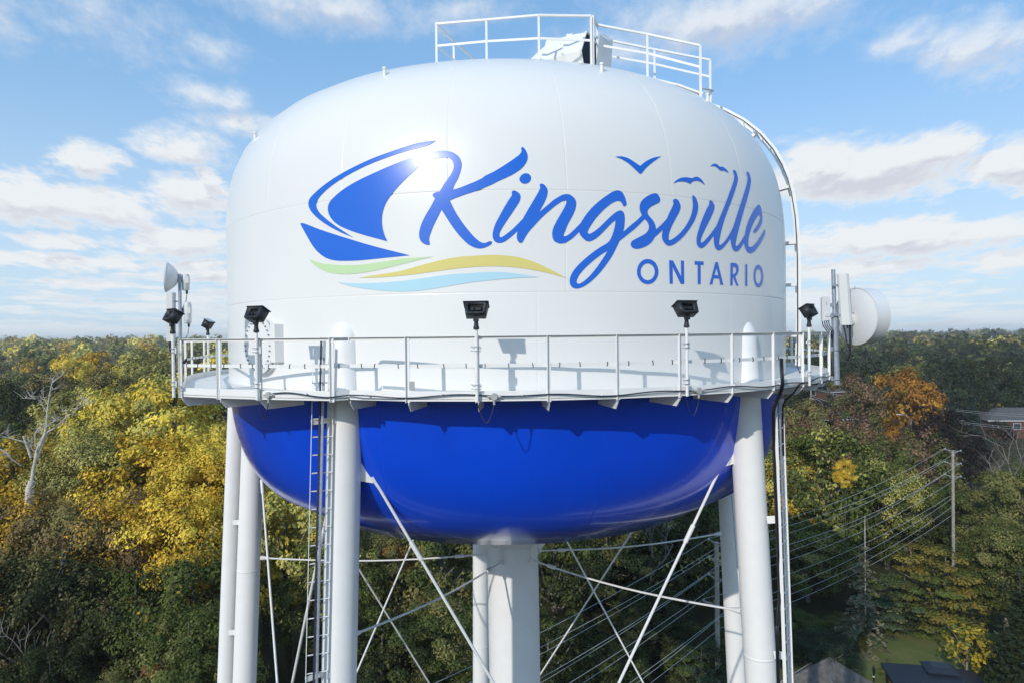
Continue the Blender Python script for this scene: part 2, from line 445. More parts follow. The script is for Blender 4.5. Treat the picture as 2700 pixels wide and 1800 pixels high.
# logo outlines: azimuth (1/100 degree), height (mm) on the tank skin
LOGO=[
('letter','blue',["-875,3774 -907,3772 -941,3768 -975,3763 -1008,3758 -1042,3751 -1074,3744 -1098,3739 -1121,3732 -1147,3724 -1174,3715 -1204,3704 -1237,3691 -1271,3678 -1306,3664 -1341,3649 -1370,3637 -1401,3625 -1432,3612 -1463,3599 -1494,3585 -1526,3571 -1558,3557 -1590,3543 -1621,3529 -1653,3514 -1684,3500 -1716,3485 -1748,3469 -1781,3454 -1813,3438 -1846,3422 -1881,3406 -1917,3389 -1953,3372 -1990,3355 -2027,3337 -2063,3320 -2098,3302 -2133,3284 -2166,3266 -2200,3247 -2233,3229 -2265,3210 -2297,3191 -2328,3171 -2358,3150 -2390,3128 -2421,3105 -2452,3081 -2481,3057 -2509,3033 -2535,3010 -2565,2981 -2592,2953 -2617,2924 -2637,2893 -2655,2857 -2668,2819 -2675,2779 -2675,2732 -2668,2682 -2656,2633 -2642,2594 -2624,2554 -2603,2516 -2580,2481 -2554,2447 -2525,2417 -2494,2388 -2462,2360 -2430,2335 -2396,2312 -2361,2290 -2325,2268 -2288,2247 -2253,2226 -2216,2206 -2178,2186 -2140,2167 -2102,2149 -2066,2131 -2032,2115 -1999,2100 -1966,2086 -1933,2072 -1901,2058 -1869,2044 -1833,2028 -1797,2013 -1761,1997 -1726,1982 -1690,1967 -1705,2008 -1720,2048 -1732,2090 -1742,2129 -1750,2170 -1757,2212 -1762,2254 -1765,2300 -1768,2347 -1768,2393 -1766,2439 -1763,2480 -1758,2520 -1752,2559 -1744,2598 -1734,2638 -1724,2677 -1711,2716 -1696,2754 -1680,2790 -1662,2825 -1642,2860 -1622,2895 -1601,2929 -1579,2965 -1556,3000 -1532,3035 -1508,3069 -1484,3102 -1461,3133 -1438,3164 -1414,3194 -1391,3223 -1369,3252 -1344,3283 -1319,3312 -1295,3341 -1271,3370 -1251,3396 -1232,3422 -1212,3448 -1191,3471 -1169,3493 -1146,3514 -1121,3533 -1096,3551 -1064,3568 -1029,3583 -995,3596 -966,3607 -940,3615 -917,3621 -893,3626 -867,3629 -833,3629 -800,3624 -777,3617 -757,3605 -737,3586 -720,3562 -708,3533 -700,3502 -696,3471 -696,3438 -699,3399 -707,3358 -720,3314 -737,3270 -752,3239 -769,3207 -786,3175 -802,3144 -819,3112 -835,3080 -850,3048 -864,3015 -878,2985 -892,2954 -906,2925 -932,2924 -958,2919 -976,2909 -992,2895 -1006,2860 -992,2824 -971,2796 -984,2761 -997,2726 -1011,2692 -1025,2658 -1038,2626 -1053,2595 -1067,2565 -1082,2533 -1096,2500 -1111,2467 -1125,2433 -1139,2400 -1155,2356 -1171,2313 -1184,2269 -1195,2228 -1205,2186 -1212,2147 -1217,2102 -1218,2058 -1214,2017 -1207,1978 -1196,1944 -1181,1914 -1161,1890 -1138,1871 -1108,1856 -1082,1851 -1063,1867 -1066,1894 -1070,1917 -1074,1943 -1074,1973 -1071,2005 -1065,2036 -1057,2068 -1048,2102 -1038,2139 -1028,2177 -1016,2215 -1002,2255 -987,2296 -972,2336 -957,2374 -942,2411 -928,2448 -914,2486 -900,2523 -887,2561 -870,2519 -853,2477 -836,2434 -823,2401 -810,2367 -796,2333 -782,2299 -768,2265 -753,2231 -738,2197 -723,2164 -703,2124 -684,2085 -663,2047 -642,2010 -620,1974 -598,1939 -577,1907 -555,1876 -533,1849 -511,1826 -489,1806 -467,1789 -446,1776 -423,1765 -402,1757 -375,1752 -348,1753 -318,1761 -288,1776 -257,1795 -229,1818 -212,1837 -202,1857 -204,1888 -228,1897 -246,1891 -264,1880 -282,1869 -300,1861 -323,1863 -347,1874 -374,1897 -400,1928 -422,1956 -444,1989 -465,2022 -482,2050 -498,2079 -514,2108 -530,2139 -548,2173 -566,2209 -584,2246 -601,2282 -618,2320 -634,2357 -650,2396 -666,2435 -682,2477 -697,2520 -712,2563 -725,2605 -739,2651 -751,2695 -764,2739 -738,2754 -712,2768 -684,2784 -657,2797 -627,2812 -596,2827 -564,2842 -533,2856 -504,2869 -474,2881 -445,2893 -415,2906 -384,2921 -355,2935 -325,2952 -294,2969 -264,2987 -234,3005 -206,3022 -181,3038 -154,3056 -131,3074 -109,3091 -85,3108 -60,3124 -34,3140 -8,3156 19,3173 44,3191 69,3209 94,3227 119,3247 142,3266 164,3286 193,3315 220,3344 245,3376 266,3409 285,3445 301,3481 316,3526 325,3572 327,3618 323,3663 316,3702 304,3739 291,3773 275,3800 255,3810 240,3776 243,3751 246,3723 238,3693 223,3662 206,3638 185,3613 161,3589 137,3563 115,3540 91,3516 67,3492 42,3468 17,3444 -7,3422 -32,3399 -57,3377 -82,3355 -108,3333 -133,3312 -166,3288 -201,3264 -236,3241 -264,3221 -283,3205 -293,3188 -313,3170 -344,3147 -379,3124 -412,3103 -442,3085 -473,3069 -503,3053 -532,3037 -559,3023 -584,3009 -610,2996 -635,2985 -664,2974 -692,2966 -720,2958 -710,2993 -700,3028 -689,3063 -673,3103 -656,3143 -640,3185 -628,3226 -617,3267 -607,3308 -599,3344 -592,3380 -587,3414 -584,3460 -586,3504 -591,3539 -600,3573 -610,3605 -624,3635 -641,3662 -660,3686 -681,3707 -704,3725 -727,3740 -752,3751 -776,3759 -801,3765 -826,3770 -850,3773"]),
('painted_sail','blue',["-944,3993 -978,3991 -1012,3989 -1046,3988 -1080,3986 -1115,3983 -1150,3979 -1186,3973 -1217,3966 -1249,3958 -1281,3948 -1314,3937 -1347,3926 -1380,3914 -1414,3902 -1447,3890 -1481,3878 -1514,3866 -1548,3855 -1582,3843 -1616,3832 -1650,3820 -1685,3808 -1719,3796 -1753,3783 -1788,3770 -1822,3757 -1856,3744 -1892,3729 -1928,3714 -1964,3699 -2000,3683 -2035,3667 -2071,3650 -2107,3634 -2142,3617 -2178,3600 -2212,3584 -2246,3567 -2280,3550 -2315,3533 -2349,3516 -2383,3498 -2416,3480 -2449,3462 -2481,3444 -2518,3423 -2554,3402 -2589,3380 -2623,3358 -2657,3336 -2691,3314 -2723,3291 -2758,3267 -2791,3242 -2824,3217 -2856,3191 -2887,3166 -2916,3142 -2948,3113 -2979,3085 -3006,3057 -3027,3026 -3044,2989 -3053,2950 -3055,2909 -3047,2859 -3030,2807 -3006,2755 -2979,2710 -2947,2666 -2912,2622 -2874,2579 -2845,2547 -2815,2517 -2783,2486 -2751,2456 -2718,2427 -2685,2398 -2649,2368 -2613,2339 -2576,2311 -2538,2283 -2501,2256 -2464,2230 -2426,2205 -2387,2180 -2348,2157 -2310,2134 -2271,2111 -2234,2088 -2266,2118 -2298,2147 -2332,2176 -2366,2208 -2399,2238 -2434,2269 -2470,2302 -2506,2335 -2542,2369 -2572,2399 -2603,2430 -2635,2462 -2666,2495 -2696,2527 -2724,2559 -2759,2599 -2794,2639 -2825,2679 -2850,2720 -2873,2767 -2890,2814 -2897,2860 -2894,2900 -2883,2938 -2866,2976 -2848,3006 -2825,3037 -2799,3067 -2771,3096 -2742,3125 -2712,3153 -2679,3181 -2645,3207 -2610,3234 -2574,3260 -2538,3285 -2503,3308 -2468,3331 -2433,3353 -2397,3374 -2360,3396 -2323,3417 -2286,3437 -2254,3455 -2223,3472 -2190,3489 -2158,3505 -2125,3522 -2092,3538 -2059,3554 -2026,3569 -1993,3585 -1958,3600 -1923,3614 -1888,3629 -1852,3643 -1817,3657 -1781,3670 -1747,3683 -1713,3696 -1679,3708 -1647,3720 -1614,3732 -1583,3744 -1552,3755 -1521,3766 -1490,3776 -1459,3786 -1428,3796 -1397,3806 -1365,3815 -1333,3824 -1301,3832 -1270,3841 -1239,3849 -1210,3857 -1183,3865 -1151,3874 -1120,3881 -1092,3889 -1064,3898 -1038,3911 -1013,3928 -990,3949 -967,3972"]),
('painted_hull','blue',["-3238,2526 -3185,2518 -3153,2506 -3114,2486 -3068,2461 -3018,2433 -2966,2403 -2914,2373 -2862,2344 -2814,2318 -2773,2298 -2733,2277 -2692,2257 -2652,2237 -2611,2217 -2570,2197 -2530,2177 -2489,2157 -2448,2137 -2406,2118 -2368,2099 -2330,2081 -2292,2062 -2254,2044 -2215,2026 -2177,2007 -2138,1989 -2100,1971 -2061,1953 -2021,1935 -1982,1917 -1942,1899 -1908,1885 -1874,1870 -1840,1855 -1806,1841 -1771,1826 -1736,1812 -1701,1797 -1666,1783 -1630,1769 -1595,1754 -1560,1740 -1525,1726 -1491,1712 -1456,1698 -1422,1684 -1388,1670 -1355,1656 -1388,1654 -1423,1651 -1457,1649 -1492,1646 -1526,1644 -1561,1641 -1596,1639 -1631,1636 -1666,1634 -1700,1632 -1734,1629 -1768,1627 -1805,1625 -1841,1622 -1878,1619 -1914,1617 -1950,1614 -1986,1612 -2022,1610 -2057,1608 -2092,1607 -2127,1606 -2169,1606 -2211,1606 -2253,1607 -2294,1609 -2334,1611 -2374,1613 -2412,1617 -2455,1621 -2496,1626 -2536,1632 -2575,1640 -2612,1651 -2651,1665 -2688,1681 -2723,1701 -2758,1724 -2795,1752 -2830,1785 -2865,1820 -2898,1858 -2924,1891 -2949,1926 -2973,1963 -2996,2002 -3019,2041 -3043,2086 -3066,2133 -3089,2182 -3110,2229 -3131,2274 -3153,2320 -3174,2364 -3194,2406 -3210,2444 -3232,2493"]),
('painted_wave','green',["-3069,1718 -3025,1692 -2981,1667 -2934,1644 -2898,1629 -2860,1615 -2821,1601 -2780,1589 -2739,1578 -2700,1569 -2661,1560 -2620,1552 -2578,1545 -2536,1539 -2494,1533 -2453,1528 -2412,1524 -2372,1520 -2332,1517 -2291,1515 -2250,1513 -2209,1512 -2168,1512 -2128,1513 -2092,1514 -2056,1517 -2020,1520 -1983,1523 -1947,1528 -1911,1532 -1875,1537 -1839,1542 -1804,1546 -1769,1551 -1734,1556 -1700,1560 -1667,1566 -1633,1571 -1600,1576 -1567,1582 -1533,1587 -1499,1591 -1464,1596 -1430,1599 -1396,1602 -1361,1604 -1326,1606 -1291,1607 -1256,1609 -1220,1610 -1185,1610 -1149,1611 -1114,1612 -1078,1613 -1044,1614 -1009,1616 -1041,1607 -1072,1598 -1103,1590 -1135,1581 -1167,1572 -1199,1563 -1232,1554 -1266,1545 -1297,1536 -1329,1526 -1362,1517 -1395,1507 -1428,1497 -1462,1487 -1496,1477 -1530,1467 -1564,1458 -1598,1448 -1633,1439 -1667,1430 -1702,1421 -1738,1412 -1773,1403 -1809,1395 -1844,1387 -1879,1379 -1913,1372 -1947,1365 -1988,1358 -2028,1351 -2068,1345 -2107,1340 -2146,1335 -2185,1332 -2223,1330 -2262,1329 -2301,1329 -2339,1330 -2377,1332 -2416,1336 -2455,1341 -2495,1347 -2536,1354 -2578,1363 -2619,1373 -2660,1385 -2699,1399 -2740,1417 -2780,1437 -2820,1459 -2857,1483 -2891,1507 -2932,1541 -2969,1577 -3002,1614 -3026,1648 -3048,1683"]),
('painted_wave','yellow',["-2168,1244 -2128,1249 -2089,1254 -2051,1259 -2013,1264 -1975,1269 -1936,1275 -1898,1280 -1859,1286 -1825,1291 -1791,1295 -1756,1300 -1721,1304 -1686,1309 -1652,1314 -1617,1320 -1583,1326 -1549,1333 -1515,1341 -1482,1349 -1448,1359 -1415,1370 -1382,1381 -1349,1392 -1316,1404 -1283,1416 -1251,1428 -1218,1439 -1186,1450 -1154,1460 -1121,1471 -1088,1481 -1056,1492 -1023,1503 -991,1513 -959,1523 -928,1532 -898,1541 -868,1549 -833,1558 -799,1566 -766,1573 -733,1580 -700,1586 -668,1591 -635,1596 -602,1600 -569,1603 -536,1606 -502,1607 -470,1609 -437,1610 -406,1612 -372,1614 -338,1616 -305,1618 -273,1620 -240,1621 -207,1621 -174,1620 -141,1618 -108,1615 -75,1612 -42,1608 -10,1603 24,1598 56,1592 89,1585 122,1578 155,1569 188,1558 216,1547 245,1534 273,1521 301,1506 329,1491 357,1475 385,1459 414,1441 442,1423 470,1404 498,1384 526,1363 555,1342 584,1321 613,1300 643,1278 673,1255 703,1232 734,1208 764,1185 795,1162 826,1139 797,1151 768,1163 740,1175 711,1188 682,1200 653,1211 624,1223 595,1234 566,1244 536,1254 506,1265 476,1274 445,1284 415,1293 384,1302 352,1311 319,1320 286,1328 253,1336 220,1344 187,1351 154,1357 120,1363 88,1368 55,1373 22,1377 -11,1381 -44,1384 -77,1387 -110,1389 -143,1391 -176,1392 -209,1393 -242,1393 -275,1392 -308,1392 -341,1390 -374,1389 -407,1387 -440,1385 -474,1383 -507,1380 -540,1377 -574,1374 -607,1370 -641,1366 -674,1362 -708,1358 -740,1353 -773,1347 -806,1342 -839,1336 -873,1331 -909,1325 -946,1319 -977,1314 -1010,1309 -1044,1303 -1080,1298 -1116,1292 -1152,1287 -1188,1281 -1225,1276 -1261,1271 -1297,1266 -1332,1262 -1365,1258 -1402,1254 -1439,1251 -1476,1248 -1511,1245 -1547,1242 -1582,1240 -1617,1238 -1651,1236 -1686,1235 -1724,1233 -1763,1232 -1801,1231 -1838,1230 -1875,1230 -1912,1230 -1948,1231 -1986,1232 -2022,1234 -2058,1236 -2094,1239 -2131,1241"]),
('painted_wave','cyan',["-2527,1168 -2488,1163 -2450,1157 -2413,1152 -2376,1147 -2339,1142 -2301,1138 -2264,1134 -2225,1130 -2190,1127 -2154,1125 -2118,1123 -2082,1121 -2045,1119 -2009,1118 -1972,1117 -1935,1117 -1898,1117 -1861,1117 -1826,1117 -1790,1118 -1755,1119 -1719,1121 -1683,1122 -1647,1124 -1611,1127 -1575,1129 -1539,1132 -1504,1135 -1468,1138 -1434,1142 -1399,1146 -1364,1150 -1330,1155 -1295,1160 -1260,1166 -1226,1172 -1192,1177 -1158,1183 -1125,1189 -1092,1194 -1060,1199 -1028,1204 -995,1210 -960,1215 -926,1220 -892,1226 -859,1231 -826,1236 -795,1240 -766,1244 -739,1247 -715,1250 -685,1251 -661,1252 -637,1251 -608,1252 -580,1254 -549,1256 -515,1259 -480,1262 -444,1265 -408,1268 -374,1271 -342,1272 -307,1274 -274,1275 -241,1275 -209,1276 -176,1275 -144,1274 -111,1272 -78,1269 -45,1265 -12,1261 21,1256 54,1251 87,1245 120,1239 153,1232 186,1224 219,1217 251,1209 282,1202 313,1195 344,1187 375,1180 406,1172 436,1165 405,1163 373,1162 342,1161 311,1160 279,1159 248,1157 216,1155 185,1153 152,1151 120,1148 88,1145 55,1142 22,1139 -11,1136 -45,1132 -79,1128 -111,1125 -143,1121 -175,1117 -208,1113 -242,1109 -276,1105 -309,1101 -343,1096 -376,1091 -410,1086 -443,1081 -477,1075 -511,1068 -545,1062 -579,1055 -613,1048 -646,1041 -679,1035 -712,1028 -744,1021 -780,1013 -815,1006 -850,998 -885,990 -919,982 -952,975 -985,967 -1017,961 -1053,954 -1088,947 -1122,941 -1156,936 -1190,931 -1226,927 -1257,925 -1288,923 -1320,921 -1353,920 -1386,920 -1419,920 -1452,921 -1486,922 -1521,924 -1556,926 -1592,929 -1628,932 -1665,936 -1701,940 -1738,945 -1775,951 -1812,957 -1850,963 -1889,970 -1927,978 -1965,986 -2004,994 -2041,1003 -2078,1012 -2120,1023 -2161,1034 -2202,1046 -2242,1058 -2282,1070 -2321,1084 -2363,1099 -2404,1116 -2444,1133 -2485,1150"]),
('letter','blue',["111,2914 97,2901 86,2880 87,2856 89,2829 80,2802 66,2773 51,2741 34,2705 17,2664 -2,2623 -20,2581 -34,2546 -48,2511 -63,2476 -77,2441 -90,2406 -106,2366 -122,2326 -137,2286 -151,2247 -164,2202 -175,2158 -183,2116 -189,2081 -193,2047 -194,2014 -191,1967 -181,1925 -165,1893 -144,1869 -120,1859 -94,1858 -65,1865 -35,1882 -12,1901 12,1925 35,1951 59,1979 83,2009 105,2038 125,2067 144,2096 157,2136 170,2176 182,2216 195,2256 208,2297 221,2337 202,2309 183,2282 164,2255 146,2228 126,2200 106,2172 86,2144 66,2119 42,2090 18,2064 -4,2039 -30,2011 -54,1989 -73,1975 -89,1972 -101,2004 -100,2035 -93,2070 -80,2112 -62,2157 -49,2188 -34,2221 -18,2254 -2,2288 15,2324 32,2360 50,2397 68,2433 86,2470 104,2507 122,2543 138,2579 157,2619 175,2658 189,2696 201,2741 206,2784 203,2815 195,2843 179,2867 161,2887 136,2909"]),
('letter_dot','blue',["198,3130 201,3164 213,3197 231,3227 253,3249 275,3261 298,3264 322,3254 343,3235 355,3207 360,3175 356,3141 346,3109 331,3083 311,3064 289,3052 266,3049 243,3055 222,3071 206,3098"]),
('letter','blue',["221,2337 238,2378 255,2419 272,2459 289,2500 306,2542 322,2577 337,2613 353,2649 368,2685 383,2720 398,2755 414,2793 430,2832 446,2870 459,2904 469,2932 480,2977 470,3021 485,3051 502,3054 520,3047 542,3025 560,2993 572,2958 579,2919 579,2877 573,2831 564,2788 551,2742 537,2698 525,2663 512,2629 498,2596 486,2565 472,2531 460,2500 447,2469 466,2493 485,2517 506,2543 525,2566 545,2590 566,2615 586,2639 607,2664 627,2689 647,2714 668,2737 703,2768 738,2797 755,2812 754,2813 772,2825 801,2840 822,2846 842,2848 868,2846 893,2835 920,2810 944,2778 959,2746 969,2712 972,2680 971,2645 967,2608 960,2567 952,2526 939,2484 925,2442 909,2400 892,2357 874,2315 857,2273 842,2233 828,2193 815,2154 801,2108 789,2065 780,2028 779,1999 794,1989 817,1999 845,2022 865,2043 885,2069 906,2098 928,2127 951,2159 974,2193 998,2228 1021,2262 1015,2219 1009,2175 1003,2131 997,2087 981,2061 965,2035 947,2009 924,1978 900,1947 875,1919 851,1897 827,1878 803,1862 770,1847 737,1841 708,1847 682,1861 659,1879 641,1905 630,1939 623,1981 620,2022 621,2062 625,2101 633,2140 644,2181 658,2222 674,2266 688,2301 704,2339 720,2378 736,2416 751,2451 770,2494 788,2535 804,2574 819,2621 830,2663 835,2708 820,2721 802,2715 779,2702 756,2684 732,2661 708,2638 687,2617 667,2595 647,2571 627,2547 607,2522 586,2496 565,2470 542,2442 520,2412 497,2383 474,2352 451,2318 428,2282 405,2246 383,2212 365,2184 346,2156 329,2129 313,2102 295,2068 278,2034 263,2000 250,1967 238,1934 227,1905 217,1880 207,1861 187,1850 172,1858 158,1876 146,1903 138,1935 135,1970 136,2008 140,2052 144,2096 157,2136 170,2176 182,2216 195,2256 208,2297"]),
('letter','blue',["1021,2262 1037,2296 1052,2329 1068,2363 1085,2398 1102,2431 1120,2464 1140,2498 1160,2532 1181,2565 1203,2597 1226,2629 1250,2660 1275,2690 1299,2719 1323,2746 1347,2773 1371,2798 1395,2823 1419,2846 1445,2871 1470,2896 1495,2918 1519,2935 1556,2957 1591,2966 1624,2959 1652,2938 1667,2913 1679,2882 1690,2850 1698,2818 1705,2785 1710,2753 1718,2713 1718,2678 1692,2638 1664,2644 1648,2688 1638,2712 1626,2732 1608,2743 1587,2746 1558,2737 1526,2718 1497,2695 1467,2668 1438,2637 1416,2612 1394,2586 1372,2557 1350,2528 1326,2493 1300,2457 1276,2419 1253,2382 1232,2346 1213,2309 1195,2273 1178,2238 1159,2198 1142,2159 1130,2125 1121,2096 1119,2073 1140,2047 1161,2054 1187,2075 1209,2094 1233,2119 1258,2146 1283,2175 1304,2202 1326,2231 1348,2261 1369,2291 1391,2321 1419,2358 1447,2395 1475,2430 1501,2461 1524,2487 1546,2510 1568,2528 1594,2544 1618,2551 1639,2546 1657,2531 1671,2495 1678,2449 1680,2413 1679,2375 1677,2336 1674,2296 1670,2255 1665,2215 1659,2179 1653,2144 1647,2109 1633,2061 1618,2014 1604,1966 1590,1918 1577,1881 1564,1844 1550,1804 1535,1762 1519,1716 1502,1668 1483,1622 1467,1586 1450,1549 1432,1512 1414,1476 1395,1441 1376,1405 1357,1370 1338,1335 1318,1301 1298,1267 1277,1234 1256,1202 1234,1169 1212,1139 1190,1110 1164,1078 1137,1049 1110,1021 1085,998 1060,977 1036,959 1012,946 978,932 945,928 914,938 888,960 871,993 860,1034 857,1067 857,1102 861,1137 868,1172 878,1206 890,1241 903,1272 918,1304 935,1336 953,1367 974,1401 997,1434 1022,1468 1047,1501 1071,1531 1096,1562 1121,1593 1147,1623 1173,1652 1199,1679 1224,1706 1250,1732 1276,1757 1301,1781 1330,1806 1359,1829 1387,1852 1409,1874 1431,1903 1448,1935 1462,1972 1475,2014 1487,2056 1497,2096 1506,2137 1515,2177 1522,2220 1529,2262 1532,2298 1531,2343 1505,2313 1478,2280 1457,2253 1435,2222 1413,2190 1390,2157 1369,2126 1347,2094 1324,2061 1302,2031 1282,2004 1256,1974 1231,1948 1207,1927 1175,1905 1144,1893 1117,1896 1092,1909 1064,1939 1040,1975 1023,2003 1009,2033 1002,2060 997,2087 1003,2131 1009,2175 1015,2219","1408,1710 1384,1689 1360,1669 1336,1648 1311,1625 1288,1602 1264,1576 1240,1550 1216,1523 1193,1496 1166,1463 1139,1430 1112,1395 1088,1361 1064,1328 1042,1294 1022,1260 1004,1227 986,1189 972,1151 961,1116 955,1079 956,1049 976,1027 1002,1035 1033,1057 1054,1076 1075,1099 1096,1126 1117,1154 1142,1188 1166,1225 1190,1264 1213,1303 1231,1336 1249,1369 1266,1403 1283,1436 1299,1469 1316,1504 1333,1538 1349,1572 1364,1604 1380,1640 1394,1675"]),
('letter','blue',["1647,2109 1674,2141 1701,2174 1728,2207 1756,2239 1784,2271 1813,2302 1841,2332 1868,2363 1897,2400 1924,2436 1951,2472 1936,2519 1924,2565 1919,2609 1920,2653 1927,2699 1941,2743 1957,2774 1977,2802 1999,2830 2025,2857 2053,2882 2082,2904 2110,2924 2138,2941 2165,2953 2194,2958 2219,2952 2238,2930 2253,2899 2267,2864 2272,2826 2262,2793 2244,2764 2216,2741 2184,2721 2147,2696 2112,2670 2086,2643 2065,2614 2050,2580 2044,2546 2049,2513 2063,2481 2079,2453 2100,2425 2120,2396 2142,2355 2160,2311 2168,2274 2173,2234 2178,2194 2171,2151 2164,2109 2158,2067 2151,2025 2134,1985 2115,1946 2095,1916 2071,1887 2045,1860 2016,1836 1984,1814 1953,1797 1923,1782 1892,1771 1863,1766 1827,1768 1796,1782 1774,1810 1761,1846 1763,1880 1775,1912 1793,1935 1817,1955 1842,1974 1871,1995 1902,2016 1932,2038 1961,2060 1988,2083 2012,2109 2037,2149 2053,2192 2059,2229 2058,2266 2048,2308 2032,2345 2013,2373 1993,2397 1970,2365 1947,2333 1923,2301 1902,2273 1880,2244 1856,2214 1832,2185 1806,2155 1778,2124 1750,2094 1721,2062 1696,2034 1670,2005 1643,1976 1616,1947 1590,1918 1604,1966 1618,2014 1633,2061"]),
('letter','blue',["2178,2194 2210,2230 2241,2267 2273,2305 2298,2337 2322,2371 2347,2406 2372,2440 2385,2476 2398,2512 2411,2549 2428,2590 2447,2633 2464,2674 2479,2710 2494,2746 2501,2776 2490,2820 2506,2863 2539,2879 2561,2875 2583,2861 2605,2826 2620,2782 2627,2745 2628,2707 2619,2662 2603,2614 2584,2568 2560,2520 2536,2471 2516,2429 2496,2385 2476,2341 2457,2298 2442,2259 2428,2219 2415,2181 2405,2144 2397,2106 2392,2070 2390,2038 2391,2005 2398,1982 2429,1989 2455,2006 2486,2033 2518,2063 2547,2093 2577,2127 2607,2163 2635,2201 2664,2243 2693,2287 2720,2332 2744,2378 2767,2423 2788,2469 2807,2515 2823,2562 2836,2609 2847,2657 2856,2704 2862,2750 2865,2805 2865,2857 2864,2904 2861,2947 2863,2981 2882,3002 2903,2988 2925,2959 2941,2929 2954,2893 2964,2856 2970,2821 2972,2786 2971,2749 2965,2703 2955,2655 2943,2607 2930,2567 2916,2527 2900,2486 2883,2446 2864,2405 2843,2365 2820,2325 2797,2285 2771,2241 2744,2198 2716,2156 2687,2115 2655,2073 2621,2032 2588,1994 2555,1961 2524,1931 2495,1907 2466,1887 2431,1868 2397,1860 2368,1867 2342,1886 2315,1918 2294,1957 2282,1992 2276,2030 2275,2075 2279,2119 2286,2158 2293,2195 2264,2161 2236,2126 2207,2092 2179,2058 2151,2025 2158,2067 2164,2109 2171,2151"]),
('letter','blue',["3348,2385 3317,2343 3287,2300 3257,2257 3227,2216 3198,2177 3169,2139 3140,2103 3112,2069 3079,2030 3046,1994 3020,1975 2998,1982 2999,2023 3012,2079 3024,2117 3040,2156 3058,2198 3080,2245 3104,2296 3130,2349 3155,2401 3180,2453 3206,2505 3232,2557 3255,2607 3274,2650 3293,2693 3309,2734 3319,2772 3324,2818 3318,2859 3300,2896 3276,2925 3238,2945 3207,2902 3209,2853 3194,2817 3170,2775 3144,2728 3125,2687 3105,2643 3085,2596 3065,2550 3046,2504 3030,2460 3013,2416 2998,2372 2984,2328 2970,2285 2954,2234 2939,2183 2927,2134 2918,2089 2913,2048 2911,2010 2914,1975 2922,1929 2939,1891 2966,1866 2997,1854 3026,1860 3055,1876 3085,1902 3116,1937 3148,1977 3180,2019 3213,2066 3246,2115 3280,2164 3293,2208 3307,2252 3320,2297 3334,2341"]),
('letter','blue',["3348,2385 3369,2435 3390,2484 3411,2533 3433,2583 3456,2634 3478,2682 3500,2730 3524,2779 3548,2829 3572,2880 3596,2932 3618,2980 3640,3031 3664,3082 3687,3134 3710,3185 3733,3234 3755,3280 3785,3341 3814,3400 3841,3455 3863,3505 3886,3570 3898,3626 3885,3673 3875,3714 3904,3762 3952,3752 3974,3716 3987,3666 3992,3617 3988,3563 3977,3518 3959,3471 3938,3418 3917,3369 3892,3316 3866,3261 3840,3205 3814,3150 3787,3093 3760,3036 3733,2979 3706,2922 3680,2866 3655,2810 3630,2755 3606,2699 3582,2644 3560,2590 3539,2536 3520,2481 3501,2427 3484,2374 3468,2322 3451,2264 3436,2206 3422,2151 3412,2100 3403,2049 3397,2002 3401,1972 3432,1966 3460,1984 3493,2017 3526,2054 3554,2087 3581,2124 3609,2164 3636,2204 3666,2250 3695,2299 3724,2349 3754,2398 3740,2346 3725,2295 3711,2243 3697,2192 3684,2140 3652,2101 3622,2061 3590,2021 3555,1976 3520,1930 3483,1892 3436,1856 3390,1839 3352,1850 3320,1877 3299,1920 3286,1971 3280,2009 3278,2049 3277,2086 3278,2126 3280,2164 3293,2208 3307,2252 3320,2297 3334,2341"]),
('letter','blue',["3754,2398 3774,2448 3794,2498 3814,2548 3835,2600 3856,2653 3878,2705 3901,2758 3924,2813 3948,2868 3972,2924 3997,2980 4023,3036 4050,3093 4078,3151 4107,3209 4134,3265 4161,3319 4188,3374 4215,3428 4242,3481 4265,3531 4284,3576 4306,3643 4314,3699 4302,3736 4294,3769 4327,3820 4379,3811 4405,3769 4417,3713 4420,3662 4413,3605 4397,3555 4375,3502 4350,3443 4328,3392 4304,3337 4278,3281 4253,3223 4227,3167 4201,3108 4174,3050 4146,2992 4120,2933 4094,2874 4073,2824 4053,2773 4033,2721 4013,2670 3994,2620 3976,2570 3956,2514 3935,2457 3916,2401 3898,2347 3880,2295 3862,2239 3845,2184 3831,2132 3821,2087 3811,2028 3815,1990 3851,1990 3891,2025 3937,2080 3970,2122 4006,2170 4043,2221 4081,2271 4073,2226 4065,2182 4058,2138 4051,2094 4021,2049 3991,2004 3960,1962 3918,1913 3874,1876 3840,1862 3807,1857 3774,1868 3745,1889 3718,1932 3700,1984 3690,2033 3685,2081 3684,2112 3684,2140 3697,2192 3711,2243 3725,2295 3740,2346"]),
